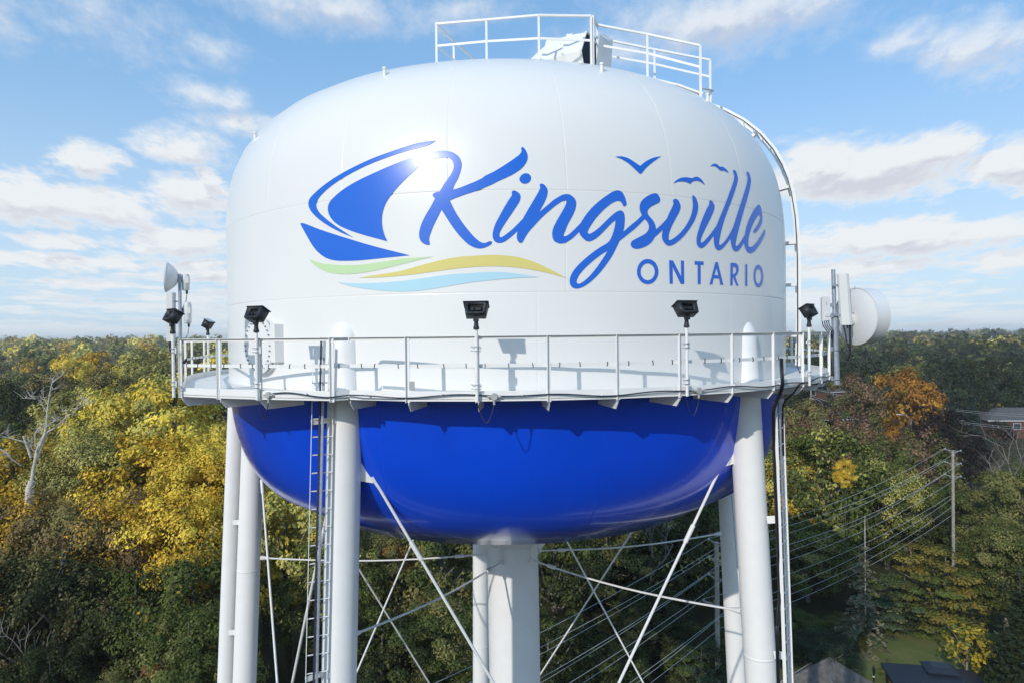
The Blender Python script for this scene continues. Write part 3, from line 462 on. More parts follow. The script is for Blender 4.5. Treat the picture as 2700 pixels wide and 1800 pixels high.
('letter','blue',["4081,2271 4095,2323 4109,2376 4127,2430 4145,2478 4166,2527 4190,2577 4217,2628 4252,2686 4291,2747 4334,2807 4376,2862 4421,2918 4467,2969 4514,3014 4570,3058 4621,3084 4654,3073 4680,3046 4698,3013 4709,2970 4718,2926 4725,2878 4728,2828 4726,2778 4719,2734 4708,2689 4688,2644 4656,2595 4618,2545 4576,2499 4516,2440 4458,2392 4394,2356 4356,2381 4383,2437 4419,2478 4468,2525 4514,2573 4549,2617 4580,2661 4605,2704 4630,2759 4640,2805 4615,2839 4575,2816 4527,2774 4480,2727 4434,2672 4391,2615 4360,2571 4331,2525 4304,2479 4279,2432 4256,2383 4235,2333 4216,2283 4201,2236 4188,2184 4180,2134 4178,2090 4184,2043 4202,2011 4282,2016 4325,2038 4370,2072 4416,2110 4457,2147 4499,2190 4541,2235 4582,2279 4634,2334 4684,2389 4730,2439 4769,2489 4801,2518 4833,2477 4818,2424 4781,2362 4742,2307 4695,2250 4647,2193 4596,2135 4544,2078 4494,2026 4453,1986 4412,1949 4369,1917 4302,1881 4237,1861 4185,1868 4141,1891 4114,1920 4092,1958 4076,1996 4061,2045 4051,2094 4058,2138 4065,2182 4073,2226"]),
('painted_bird','blue',["1584,3674 1620,3681 1658,3687 1694,3689 1727,3683 1760,3673 1792,3658 1817,3643 1842,3625 1866,3605 1889,3586 1917,3563 1944,3539 1971,3516 1997,3546 2024,3577 2052,3606 2083,3635 2117,3663 2151,3688 2184,3709 2218,3727 2252,3743 2285,3755 2318,3765 2351,3775 2321,3749 2291,3723 2261,3695 2226,3661 2191,3626 2157,3589 2130,3560 2104,3530 2079,3500 2056,3470 2028,3428 2002,3385 1981,3356 1960,3343 1936,3366 1914,3393 1887,3428 1860,3463 1840,3487 1819,3512 1798,3536 1775,3559 1752,3579 1728,3598 1704,3616 1680,3631 1648,3647 1616,3661"]),
('painted_bird','blue',["2516,3205 2544,3243 2574,3279 2613,3313 2656,3341 2687,3356 2720,3368 2752,3375 2794,3377 2834,3376 2867,3374 2898,3378 2943,3412 2994,3425 3022,3418 3049,3402 3076,3381 3101,3352 3117,3324 3132,3291 3147,3258 3113,3286 3079,3310 3044,3325 3008,3333 2971,3331 2935,3322 2906,3307 2880,3288 2861,3265 2843,3240 2808,3256 2773,3269 2733,3274 2692,3274 2645,3266 2598,3251 2556,3230"]),
('painted_bird','blue',["3306,3713 3343,3750 3381,3782 3414,3799 3446,3806 3478,3798 3506,3782 3527,3764 3549,3752 3602,3774 3635,3767 3666,3751 3693,3733 3716,3710 3735,3680 3752,3646 3720,3661 3687,3673 3650,3681 3610,3682 3573,3674 3535,3662 3511,3689 3485,3713 3457,3730 3426,3741 3395,3741 3364,3734"]),
('letter','blue',["2209,1305 2205,1258 2197,1213 2183,1171 2165,1132 2142,1099 2117,1071 2088,1051 2058,1038 2028,1034 1997,1037 1968,1048 1941,1067 1916,1093 1895,1125 1879,1162 1866,1203 1859,1247 1857,1293 1860,1338 1868,1383 1881,1425 1898,1463 1919,1496 1944,1523 1972,1544 2001,1557 2032,1562 2062,1560 2092,1549 2120,1531 2146,1506 2167,1474 2185,1437 2198,1395 2206,1351","2147,1298 2145,1267 2140,1237 2130,1208 2118,1183 2104,1160 2087,1142 2068,1129 2049,1120 2028,1117 2008,1119 1989,1126 1971,1139 1955,1156 1941,1177 1930,1202 1921,1230 1916,1259 1915,1290 1917,1321 1922,1350 1931,1379 1942,1404 1957,1426 1973,1445 1991,1458 2011,1467 2031,1471 2051,1469 2071,1462 2089,1449 2106,1432 2120,1411 2132,1386 2140,1358 2146,1329"]),
('letter','blue',["2396,1554 2430,1553 2464,1553 2482,1511 2500,1470 2518,1428 2536,1386 2555,1345 2573,1303 2591,1261 2610,1219 2610,1268 2610,1316 2609,1365 2609,1413 2609,1462 2609,1510 2609,1559 2637,1558 2665,1558 2665,1508 2665,1458 2666,1409 2666,1359 2666,1309 2666,1259 2666,1209 2666,1159 2667,1110 2667,1060 2633,1059 2599,1057 2581,1102 2563,1147 2545,1191 2527,1235 2509,1280 2491,1324 2474,1368 2456,1413 2456,1362 2456,1311 2456,1260 2456,1209 2457,1159 2457,1108 2457,1057 2429,1056 2401,1055 2401,1105 2400,1155 2400,1205 2399,1255 2399,1305 2398,1354 2398,1404 2397,1454 2396,1504"]),
('letter','blue',["2872,1564 2916,1565 2962,1566 3008,1566 3054,1567 3054,1530 3053,1492 3022,1490 2991,1488 2991,1435 2991,1382 2990,1330 2990,1277 2990,1224 2990,1171 2990,1119 2990,1066 2960,1065 2930,1063 2930,1117 2931,1170 2931,1223 2931,1276 2931,1329 2931,1382 2932,1435 2932,1489 2901,1487 2871,1485 2872,1524"]),
('letter','blue',["3312,1574 3364,1578 3376,1528 3389,1478 3401,1428 3414,1377 3427,1327 3440,1276 3452,1225 3465,1175 3478,1124 3491,1073 3455,1074 3420,1074 3410,1120 3401,1166 3392,1213 3350,1212 3309,1211 3269,1210 3258,1164 3248,1118 3238,1072 3208,1072 3178,1072 3191,1122 3204,1172 3218,1222 3231,1272 3244,1322 3258,1373 3271,1423 3284,1473 3298,1524","3334,1446 3344,1405 3353,1364 3363,1323 3373,1281 3329,1281 3285,1281 3298,1322 3310,1363 3322,1405"]),
('letter','blue',["3674,1584 3720,1590 3765,1592 3802,1589 3835,1578 3863,1554 3882,1522 3890,1488 3889,1452 3883,1412 3869,1370 3836,1323 3797,1275 3817,1226 3837,1176 3857,1126 3878,1076 3818,1077 3798,1123 3778,1169 3758,1215 3739,1261 3727,1261 3726,1214 3725,1168 3724,1122 3723,1075 3662,1072 3664,1123 3665,1175 3666,1226 3667,1277 3668,1328 3669,1379 3670,1431 3672,1482 3673,1533","3734,1504 3787,1500 3809,1478 3822,1447 3822,1411 3809,1376 3762,1339 3728,1336 3730,1392 3732,1448"]),
('letter','blue',["4085,1590 4143,1596 4143,1538 4142,1481 4142,1424 4141,1367 4140,1310 4140,1253 4139,1195 4138,1138 4138,1081 4077,1081 4078,1138 4078,1194 4079,1251 4080,1308 4081,1364 4082,1421 4083,1477 4084,1534"]),
('letter','blue',["4705,1363 4701,1315 4692,1268 4677,1223 4657,1183 4633,1147 4606,1118 4576,1096 4546,1082 4514,1075 4484,1078 4454,1088 4428,1106 4404,1132 4384,1163 4368,1201 4356,1242 4349,1287 4347,1334 4350,1381 4358,1427 4371,1470 4388,1510 4409,1545 4433,1575 4461,1597 4490,1612 4521,1620 4552,1619 4583,1609 4612,1592 4638,1567 4662,1536 4680,1499 4694,1456 4702,1411","4631,1353 4629,1321 4623,1290 4614,1261 4602,1234 4588,1211 4572,1191 4554,1177 4535,1167 4515,1163 4496,1165 4478,1172 4461,1184 4446,1200 4434,1222 4423,1246 4416,1274 4412,1304 4410,1335 4412,1366 4417,1396 4425,1425 4436,1452 4450,1475 4465,1494 4482,1509 4501,1519 4520,1523 4539,1522 4558,1516 4575,1504 4591,1488 4605,1467 4616,1442 4625,1414 4630,1384"])]

# ------------------------------------------------------------------ the tank: profile and plates
RT0 = 8.5
TOPN, TOPZ, TOPB, TOPK = 3.168, 2.1507, 5.063, -0.0281
BOTN, BOTZ, BOTB, BOTK = 4.0427, 0.9514, 6.4094, -0.0054


def prof(z):
    zt, zb = max(z - TOPZ, 0), max(BOTZ - z, 0)
    rt = max(1 - min(zt / TOPB, 1) ** TOPN, 0) ** (1 / TOPN)
    rb = max(1 - min(zb / BOTB, 1) ** BOTN, 0) ** (1 / BOTN)
    return RT0 * min(rt, rb), TOPK * zt + BOTK * zb


def shell(azd, z, off=0.0):
    """point on the tank skin (world) and its outward normal"""
    e = 0.01
    a = R(azd)
    r, x0 = prof(z)
    ra, _ = prof(z + e)
    rb, _ = prof(z - e)
    nr, nz = 2 * e, -(ra - rb)
    L = math.hypot(nr, nz)
    nr, nz = nr / L, nz / L
    nv = Vector((math.sin(a) * nr, -math.cos(a) * nr, nz))
    return Vector((r * math.sin(a) + x0, -r * math.cos(a), z + 27)) + nv * off, nv


def z_at_r(r, top=True):
    f = r / RT0
    if top:
        return TOPZ + TOPB * (1 - f ** TOPN) ** (1 / TOPN)
    return BOTZ - BOTB * (1 - f ** BOTN) ** (1 / BOTN)


TW = thing('water_tower', 'white water tower with a blue bowl bottom and painted boat logo, on five tubular legs', 'water tower')


EDGE = .30


def plate(name, az0, az1, zs, mt, nseg):
    """one curved plate; its rim is a few mm low, so the weld seam between two plates shows"""
    du = 0.19
    us = [az0, az0 + du] + list(np.linspace(az0, az1, nseg + 1)[1:-1]) + [az1 - du, az1]
    dz = 0.028
    zz = [zs[0], zs[0] + (dz if zs[1] > zs[0] else -dz)] + list(zs[1:-1]) + [zs[-1] - (dz if zs[-1] > zs[-2] else -dz), zs[-1]]
    vs, ns, fs = [], [], []
    for j, z in enumerate(zz):
        for i, u in enumerate(us):
            rim = i in (0, len(us) - 1) or j in (0, len(zz) - 1)
            p, nv = shell(u, z, -0.013 if rim else 0.0)
            if rim:      # the plate edge rolls over towards the weld
                east = Vector((math.cos(R(u)), math.sin(R(u)), 0))
                north = nv.cross(east)
                if north.z < 0:
                    north = -north
                q = Vector((0, 0, 0))
                if i == 0:
                    q -= east
                if i == len(us) - 1:
                    q += east
                if j in (0, len(zz) - 1):
                    q += north if z == max(zz) else -north
                nv = (nv + q * EDGE).normalized()
            vs.append(p)
            ns.append(nv)
    k = len(us)
    for j in range(len(zz) - 1):
        for i in range(k - 1):
            q = (j * k + i, j * k + i + 1, (j + 1) * k + i + 1, (j + 1) * k + i)
            fs.append(q if zs[1] > zs[0] else tuple(reversed(q)))
    me = bpy.data.meshes.new(name)
    me.from_pydata([tuple(v) for v in vs], [], fs)
    me.shade_smooth()
    me.normals_split_custom_set_from_vertices([tuple(q) for q in ns])
    me.materials.append(mt)
    return link(name, me, TW)


Z_FLOOR, Z_S2, Z_S1 = -1.17, 0.865, 2.93
zs_top = [z_at_r(r) for r in (8.25, 8.0, 7.6, 7.1, 6.5, 5.8, 5.0, 4.2)]
zs_up = [Z_S1] + [z for z in np.linspace(Z_S1 + .15, zs_top[0] - .05, 10)] + [z for z in zs_top if z > Z_S1 + .5]
N1 = 22
st = 360 / N1
for i in range(N1):
    plate('roof_plate', -7.83 + i * st, -7.83 + (i + 1) * st, zs_up, M['white'], 12)
for i in range(N1 // 2):
    plate('shell_plate', 8.1 + i * 2 * st, 8.1 + (i + 1) * 2 * st, list(np.linspace(Z_S2, Z_S1, 12)), M['white'], 24)
    plate('shell_plate', 4.1 + i * 2 * st, 4.1 + (i + 1) * 2 * st, list(np.linspace(Z_FLOOR, Z_S2, 10)), M['white'], 24)
crown = MB()
vs, fs = [], []
rr = [4.2, 3.4, 2.6, 1.8, 1.0, 0.4]
for r in rr:
    z = z_at_r(r)
    for j in range(64):
        vs.append(shell(j * 360 / 64, z)[0])
for i in range(len(rr) - 1):
    for j in range(64):
        fs.append((i * 64 + j, i * 64 + (j + 1) % 64, (i + 1) * 64 + (j + 1) % 64, (i + 1) * 64 + j))
fs.append(tuple((len(rr) - 1) * 64 + j for j in range(64)))
crown.add(vs, fs).build('roof_crown', M['white'], TW, 60)
# bowl
NB = 11
sb = 360 / NB
zb = [Z_FLOOR] + list(np.linspace(Z_FLOOR - .25, -4.2, 16)) + [z_at_r(r, False) for r in (6.0, 5.4, 4.8, 4.2, 3.5, 2.8, 2.1)]
zb = sorted(set(zb), reverse=True)
for i in range(NB):
    plate('bowl_plate', -19 + i * sb, -19 + (i + 1) * sb, zb, M['bowl'], 24)
lo = z_at_r(2.1, False)
MB().lathe([(2.1, 27 + lo), (1.6, 27 + lo - .10), (1.2, 27 + lo - .32), (.95, 27 + lo - .75), (.86, 27 + lo - 1.2)], 48, close=False).build('bowl_neck', M['bowl'], TW, 60)

# ------------------------------------------------------------------ painted logo: flat print that follows the plates


def decal(name, colr, loops, off):
    pts, faces = [], []
    for lp in loops:
        k = len(pts)
        q = [tuple(float(v) for v in w.split(',')) for w in lp.split()]
        q = [(a / 100.0, b / 1000.0) for a, b in q]
        pts += [Vector((a * 0.1484, z)) for a, z in q]       # degrees -> metres of arc
        faces.append(list(range(k, len(pts))))
    xs = [p.x for p in pts]
    ys = [p.y for p in pts]
    inner = []
    s = 0.16
    x = min(xs) + s / 2
    while x < max(xs):
        y = min(ys) + s / 2
        while y < max(ys):
            inner.append(Vector((x, y)))
            y += s
        x += s
    edges = [(lp[i], lp[(i + 1) % len(lp)]) for lp in faces for i in range(len(lp))]
    rings_ = [[pts[i] for i in lp] for lp in faces]

    def inside(x, y):
        c = False
        for rg_ in rings_:
            for i in range(len(rg_)):
                a, b = rg_[i - 1], rg_[i]
                if (a.y > y) != (b.y > y) and x < (b.x - a.x) * (y - a.y) / (b.y - a.y) + a.x:
                    c = not c
        return c
    inner = [q for q in inner if inside(q.x, q.y)]
    vv, ee, ff, *_ = geometry.delaunay_2d_cdt(pts + inner, edges, [], 0, 1e-5)
    ff = [f for f in ff if inside(sum(vv[i].x for i in f) / len(f), sum(vv[i].y for i in f) / len(f))]
    me = bpy.data.meshes.new(name)
    P, N_ = [], []
    for v in vv:
        p, nv = shell(v.x / 0.1484, v.y, off)
        P.append(tuple(p))
        N_.append(tuple(nv))
    me.from_pydata(P, [], [tuple(f) for f in ff])
    bm = bmesh.new()
    bm.from_mesh(me)
    bmesh.ops.delete(bm, geom=[v for v in bm.verts if not v.link_faces], context='VERTS')
    bm.verts.ensure_lookup_table()
    for f in bm.faces:
        c = f.calc_center_median()
        if f.normal.dot(Vector((c.x, c.y, 0))) < 0:
            f.normal_flip()
    bm.to_mesh(me)
    bm.free()
    me.shade_smooth()
    nn = []
    for v in me.vertices:
        r, x0 = 1, 0
        a = math.degrees(math.atan2(v.co.x - prof(v.co.z - 27)[1], -v.co.y))
        nn.append(tuple(shell(a, v.co.z - 27)[1]))
    me.normals_split_custom_set_from_vertices(nn)
    me.materials.append(M[colr])
    return link(name, me, TW)


for (nm, cl, lps) in LOGO:
    decal(nm, cl, lps, 0.008)

# ------------------------------------------------------------------ legs, riser, overflow
LEGS = {0: ((-3.56, -7.70, -2.97), (-3.67, -7.84, -7.07)), 1: ((5.72, -6.25, -4.3), (5.88, -6.33, -7.95)),
        4: ((-8.6, .08, -5.85), (-8.75, -.2, -10.85)), 2: ((8.13, 2.47, -7.44), (8.31, 2.41, -12.43)),
        3: ((-1.38, 8.4, -11.88), (-1.43, 8.53, -15.65))}
LR = 0.365


def leg_at(i, z):
    a, b = Vector(LEGS[i][0]), Vector(LEGS[i][1])
    return W3(a + (b - a) * ((z - a.z) / (b.z - a.z)))


for i in LEGS:
    top = leg_at(i, -.12)
    out = Vector((top.x, top.y, 0)).normalized()
    zs = [-26.9, -20, -14.1, -8.0, -3.0, -1.0, -.4]
    lp = [leg_at(i, z) for z in zs] + [top + Vector((0, 0, q_)) - out * o_ for q_, o_ in ((0, 0), (.10, .03), (.20, .08), (.29, .14), (.35, .21), (.39, .30))]
    lg = MB().path(lp, [LR] * 7 + [LR * k_ for k_ in (1, .985, .93, .80, .62, .35)], 36).build('leg', M['steel'], TW, 60)
    for z in (-7.6, -14.2):
        c = leg_at(i, z)
        MB().lathe([(LR + .004, -.03), (LR + .012, -.012), (LR + .012, .012), (LR + .004, .03)], 36, Matrix.Translation(c), close=False).build('weld_band', M['steel'], lg)
    MB().lathe([(.75, -26.98 + 27), (.75, -26.55 + 27), (.5, -26.5 + 27)], 24, Matrix.Translation((leg_at(i, -26.9).x, leg_at(i, -26.9).y, 0))).build('footing', M['grey'], lg)

rx = 0.09
ris = MB().path([(rx - .03, 0, 27 - 5.2), (rx, 0, 27 - 9.6), (rx + .1, 0, .02)], 0.845, 56).build('riser', M['steel'], TW, 50)
MB().lathe([(1.10, 27 - 6.42), (1.10, 27 - 6.47), (.85, 27 - 6.84)], 48, Matrix.Translation((rx, 0, 0)), close=False).build('riser_collar', M['steel'], TW)

ov = MB()
o0 = leg_at(4, -1.6) + Vector((-.05, -.02, 0))
OVX = -.66
op = [leg_at(4, z) + Vector((OVX - .01 * 0, .05, 0)) for z in (-1.5, -4, -9, -15, -26.6)]
ovp = MB().path(op, 0.235, 28).build('overflow_pipe', M['steel'], TW, 50)
for z in (-6.05, -9.6, -13.2):
    a = leg_at(4, z)
    MB().box(a + Vector((OVX / 2 - .05, -.12, 0)), (.5, .05, .16)).build('pipe_bracket', M['steel'], ovp)

# ------------------------------------------------------------------ bracing
def lug(i, z, j, sub):
    """gusset plate on leg i that points to leg j; returns the pin position"""
    c, t = leg_at(i, z), leg_at(j, z)
    d = (t - c)
    d.z = 0
    d.normalize()
    p0 = c + d * (LR - .03)
    pin = c + d * (LR + .26) + Vector((0, 0, -.30))
    sgn = Vector((0, 0, 1))
    n_ = d.cross(sgn) * .024
    poly = [p0 + sgn * .50, p0 - sgn * .34, pin - sgn * .10 - d * .02, pin + d * .09 - sgn * .05, pin + d * .09 + sgn * .08]
    MB().prism([q - n_ / 2 for q in poly], n_).build('gusset_plate', M['steel'], sub)
    return pin


def rod(a, b, r=.034, turn=0.12):
    o = MB().tube(a, b, r, n=10).build('brace_rod', M['rod'], TW, 60)
    d = (b - a).normalized()
    MB().tube(a - d * .05, a + d * .26, r * 1.9, r * 1.05, 10).build('clevis', M['rod'], o, 60)
    m1 = a + (b - a) * turn
    MB().tube(m1 - d * .22, m1 + d * .22, r * 1.65, n=8).build('turnbuckle', M['rod'], o, 60)
    return o


ring = [0, 1, 2, 3, 4]
legobj = [o for o in TW.children if o.name.split('.')[0] == 'leg']
legobj = dict(zip(LEGS.keys(), legobj))
for k_ in range(5):
    i, j = ring[k_], ring[(k_ + 1) % 5]
    for (s_, t_) in ((i, j), (j, i)):
        pin = lug(s_, -2.75, t_, legobj[s_])
        e = leg_at(t_, -19.2)
        d = leg_at(s_, -19.2) - e
        d.z = 0
        rod(pin, e + d.normalized() * (LR + .1), turn=.10)
for i in LEGS:
    zl = {0: -6.5, 1: -6.7, 2: -7.35, 3: -7.2, 4: -7.25}[i]
    e = leg_at(i, zl)
    d = Vector((rx, 0, 0)) - e
    d.z = 0
    d.normalize()
    a = Vector((rx, 0, 27 - 7.22)) - d * 0.88
    b = e + d * (LR + .02)
    # stay rod with a slight sag
    pts = [a + (b - a) * (q / 10) - Vector((0, 0, .16 * math.sin(math.pi * q / 10))) for q in range(11)]
    o = MB().path(pts, .028, 10).build('stay_rod', M['rod'], TW, 60)
    dd = (pts[-2] - b).normalized()
    MB().tube(b, b + dd * .30, .085, .04, 10).build('clevis', M['rod'], o, 60)
    MB().tube(a, pts[1] * .18 + a * .82, .085, .04, 10).build('clevis', M['rod'], o, 60)
    MB().tube(pts[1], pts[1] + (pts[2] - pts[1]) * .4, .062, n=8).build('turnbuckle', M['rod'], o, 60)
    pl = Vector((rx, 0, 27 - 6.72)) - d * 0.95
    side = d.cross(Vector((0, 0, 1)))
    MB().prism([pl + d * .12 + Vector((0, 0, .25)), pl - d * .17 + Vector((0, 0, .25)), pl - d * .17 - Vector((0, 0, .32)), pl - d * .05 - Vector((0, 0, .44)), pl + d * .12 - Vector((0, 0, .44))], side * .03).build('riser_lug', M['steel'], ris)

# ------------------------------------------------------------------ balcony
def pol(azd, r, z=0.0):
    return Vector((r * math.sin(R(azd)), -r * math.cos(R(azd)), z + 27))


RP = 9.58
CORN = [pol(a, RP) for a in np.arange(-11.46, 293, 8.0)]      # round to the far left
LAND = [Vector((-6.98, -7.75, 27)), Vector((-5.95, -8.25, 27)), Vector((-4.95, -8.66, 27)), Vector((-3.40, -9.12, 27)), Vector((-3.12, -8.92, 27))]
CORN = CORN + LAND
NC = len(CORN)
ZB, ZT = -1.22, -1.03
fl = MB()
vin, vout = [], []
for c in CORN:
    a = math.degrees(math.atan2(c.x, -c.y))
    vin.append(pol(a, 8.44, Z_FLOOR + .0))
    vout.append(Vector((c.x, c.y, 27 + Z_FLOOR)) * 1.0)
vs = vin + vout + [v - Vector((0, 0, .02)) for v in vin] + [v - Vector((0, 0, .02)) for v in vout]
fs = []
for i in range(NC):
    j = (i + 1) % NC
    fs.append((i, j, NC + j, NC + i))
    fs.append((2 * NC + i, 3 * NC + i, 3 * NC + j, 2 * NC + j))
    fs.append((NC + i, NC + j, 3 * NC + j, 3 * NC + i))
fl.add(vs, fs)
BAL = fl.build('balcony', M['deck'], TW)


def outn(c):
    v = Vector((c.x, c.y, 0))
    return v.normalized()


post_me = MB()
post_me.box((0.0, 0.018, -.625), (.075, .010, 1.245)).box((-.032, -.012, -.625), (.010, .05, 1.245))
post_me = post_me.mesh('post', M['steel'])
br = MB().prism([(0, .02, -1.245), (0, .02, -1.29), (0, .14, -1.43), (0, 1.12, -1.43), (0, 1.12, -1.245)], (.014, 0, 0)).mesh('bracket', M['steel'])
tie = MB().box((0, 0, 0), (.012, .03, .09)).mesh('cable_tie', M['cable'])
for i, c in enumerate(CORN):
    j = (i + 1) % NC
    e = CORN[j]
    d = (e - c).normalized()
    o_ = d.cross(Vector((0, 0, 1)))
    if o_.dot(outn((c + e) / 2)) < 0:
        o_ = -o_
    up = Vector((0, 0, 1))
    mid = (c + e) / 2
    sk = MB()
    g_ = .012
    sk.bar(c + d * g_ + up * ((ZB + ZT) / 2) - o_ * .006, e - d * g_ + up * ((ZB + ZT) / 2) - o_ * .006, .012, ZT - ZB)
    sk.bar(c + d * .05 + up * (ZB + .006) - o_ * .052, e - d * .05 + up * (ZB + .006) - o_ * .052, .078, .012)
    sk.build('skirt_panel', M['steel'], BAL)
    tr = MB()
    tr.bar(c + up * -.006, e + up * -.006, .07, .010)
    tr.bar(c - up * .042 - o_ * .028, e - up * .042 - o_ * .028, .010, .056)
    tr.build('top_rail', M['steel'], BAL)
    MB().bar(c - up * .56 - o_ * .03, e - up * .56 - o_ * .03, .010, .065).build('mid_rail', M['steel'], BAL)
    # post at the corner
    az_ = math.atan2(c.x, -c.y)
    mw = Matrix.Translation(c) @ Matrix.Rotation(az_, 4, 'Z')
    if i != NC - 1:
        link('post', post_me, BAL, mw)
    lng = math.hypot(c.x, c.y)
    if i != NC - 2:
        link('bracket', br, BAL, mw)
    L = (e - c).length
    k_ = max(1, int(L / .34))
    front = c.y < 1.0
    if front:
        for q in range(k_):
            t = (q + .5 + random.uniform(-.2, .2)) / k_
            p = c + (e - c) * t - up * .56 - o_ * .03
            link('cable_tie', tie, BAL, Matrix.Translation(p) @ Matrix.Rotation(math.atan2(d.y, d.x), 4, 'Z') @ Matrix.Rotation(random.uniform(-.15, .15), 4, 'Y'))
# small notice plate on the front skirt post
p = pol(-11.0, RP - .02, -.93)
MB().box(p, (.10, .02, .17), Matrix.Rotation(R(-11), 3, 'Z')).build('notice_plate', M['grey'], BAL)

# ------------------------------------------------------------------ manway on the shell
mc, mn = shell(-42.2, -.17)
Mz = Matrix.Translation(mc) @ mn.to_track_quat('Z', 'Y').to_matrix().to_4x4()
man = MB().lathe([(.66, -.12), (.66, .06), (.60, .065), (.60, .12)], 48, Mz).build('manway', M['white'], TW, 40)
MB().lathe([(.66, .12), (.66, .17), (.05, .175)], 48, Mz).build('manway_cover', M['white'], man, 40)
bolt = MB().lathe([(.022, 0), (.022, .035)], 6).mesh('bolt', M['galv'])
for k_ in range(30):
    t = 2 * math.pi * k_ / 30
    link('bolt', bolt, man, Mz @ Matrix.Translation((.585 * math.cos(t), .585 * math.sin(t), .172)))
MB().box(Mz @ Vector((.70, .05, .06)), (.20, .86, .24), Mz.to_3x3()).build('manway_hinge', M['white'], man)

# ------------------------------------------------------------------ ladder up the front left leg
def ladder(name, pts_l, pts_r, nr, w=.07, th=.014, ext=None):
    """pts_l / pts_r: poly-lines of the two stringers"""
    lad = MB()
    o = None
    rungs = []
    for s_, pts in (('l', pts_l), ('r', pts_r)):
        mb = MB()
        for a, b in zip(pts[:-1], pts[1:]):
            across = (pts_r[0] - pts_l[0]).normalized()
            mb.bar(a, b, th, w, (across.cross(b - a)))
        if o is None:
            o = mb.build(name, M['steel'], TW)
        else:
            mb.build('stringer', M['steel'], o)
    return o


def along(pts, s):
    for a, b in zip(pts[:-1], pts[1:]):
        L = (b - a).length
        if s <= L:
            return a + (b - a) * (s / L)
        s -= L
    return pts[-1]


t0, t1 = leg_at(0, 0.0), leg_at(0, -26.5)
off = Vector((-.36, -.47, 0))
across = Vector((.95, .30, 0)).normalized()
LW = .42
la = [t0 + off - across * LW / 2 + Vector((0, 0, -.22)), t1 + off - across * LW / 2]
lb = [t0 + off + across * LW / 2 + Vector((0, 0, -.22)), t1 + off + across * LW / 2]
LAD = ladder('ladder', la, lb, 0)
L = (la[1] - la[0]).length
k_ = 0
s = .35
while s < L - .3:
    a, b = along(la, s), along(lb, s)
    MB().tube(a, b, .014, n=6).build('rung', M['steel'], LAD, 60)
    s += .372
mm = MB()
ca, cb = (la[0] + lb[0]) / 2 + Vector((0, -.05, .22)), (la[1] + lb[1]) / 2 + Vector((0, -.05, 0))
mm.bar(ca + across * .03, cb + across * .03, .045, .05, (0, 1, 0))
mm.build('safety_rail', M['galv'], LAD)
MB().bar(ca - across * .032, cb - across * .032, .03, .05, (0, 1, 0)).build('safety_rail', M['navy'], LAD)
for z in (-1.75, -7.0, -12.0, -17):
    c = leg_at(0, z)
    for sgn in (-1, 1):
        a = c + off + across * (sgn * LW / 2)
        b = c + across * (sgn * .22) + Vector((0, -.20, .02))
        MB().bar(a, b, .02, .11).build('ladder_bracket', M['steel'], LAD)

# ------------------------------------------------------------------ ladder beside the front right leg
def rl(px, py, Y):
    return at(px, py, Y)


ra = [rl(2044, 1058, -6.75), rl(2064, 1620, -6.95), rl(2071, 1830, -7.05)]
rb = [rl(2062, 1050, -6.35), rl(2082, 1620, -6.5), rl(2089, 1830, -6.6)]
d_ = (ra[-1] - ra[0]).normalized()
ra.append(ra[-1] + d_ * 16)
rb.append(rb[-1] + d_ * 16)
LAD2 = ladder('ladder', ra, rb, 0, w=.075)
s = .3
while s < 26:
    a, b = along(ra, s), along(rb, s)
    MB().tube(a, b, .014, n=6).build('rung', M['steel'], LAD2, 60)
    s += .372
mb = MB()
off2 = Vector((-.02, -.06, 0))
for a, b in zip([(p + q) / 2 + off2 for p, q in zip(ra, rb)][:-1], [(p + q) / 2 + off2 for p, q in zip(ra, rb)][1:]):
    mb.bar(a, b, .03, .05, (0, 1, 0))
mb.build('safety_rail', M['galv'], LAD2)
for z in (-1.35, -4.35, -7.45, -11, -15, -20):
    c = leg_at(1, z)
    s_ = (ra[0].z - c.z) / abs(d_.z)
    e = (along(ra, s_) + along(rb, s_)) / 2
    e = e + Vector((-.05, 0, 0))
    dd = (e - c)
    dd.z = 0
    MB().bar(c + dd.normalized() * (LR - .05) + Vector((0, -.12, 0)), e + Vector((0, -.06, .04)), .03, .17).build('ladder_bracket', M['steel'], LAD2)

# ------------------------------------------------------------------ roof: railing, vent hood, handrails, stubs, curved ladder
def rail_run(name, tops, foot, mids=(), w=.055, parent=None):
    """posts under each top point plus top and intermediate rails"""
    o = None
    for i, p in enumerate(tops):
        mb = MB().bar(p, foot[i] - Vector((0, 0, .15)), w, w * .8, (0, 1, 0))
        if o is None:
            o = mb.build(name, M['steel'], TW)
        else:
            mb.build('post', M['steel'], o)
    for i in range(len(tops) - 1):
        a, b = tops[i], tops[i + 1]
        MB().bar(a, b, w * 1.1, w * .9).build('top_rail', M['steel'], o)
        for f in mids:
            a2 = a + (foot[i] - a) * f
            b2 = b + (foot[i + 1] - b) * f
            MB().bar(a2, b2, .018, w * 1.05).build('mid_rail', M['steel'], o)
    return o


def on_roof(x, y):
    r = math.hypot(x + .13, y)
    return Vector((x, y, 27 + z_at_r(min(r, 8.45))))


def top_pts(L):
    return [at(px, py, Y) for (px, py, Y) in L]


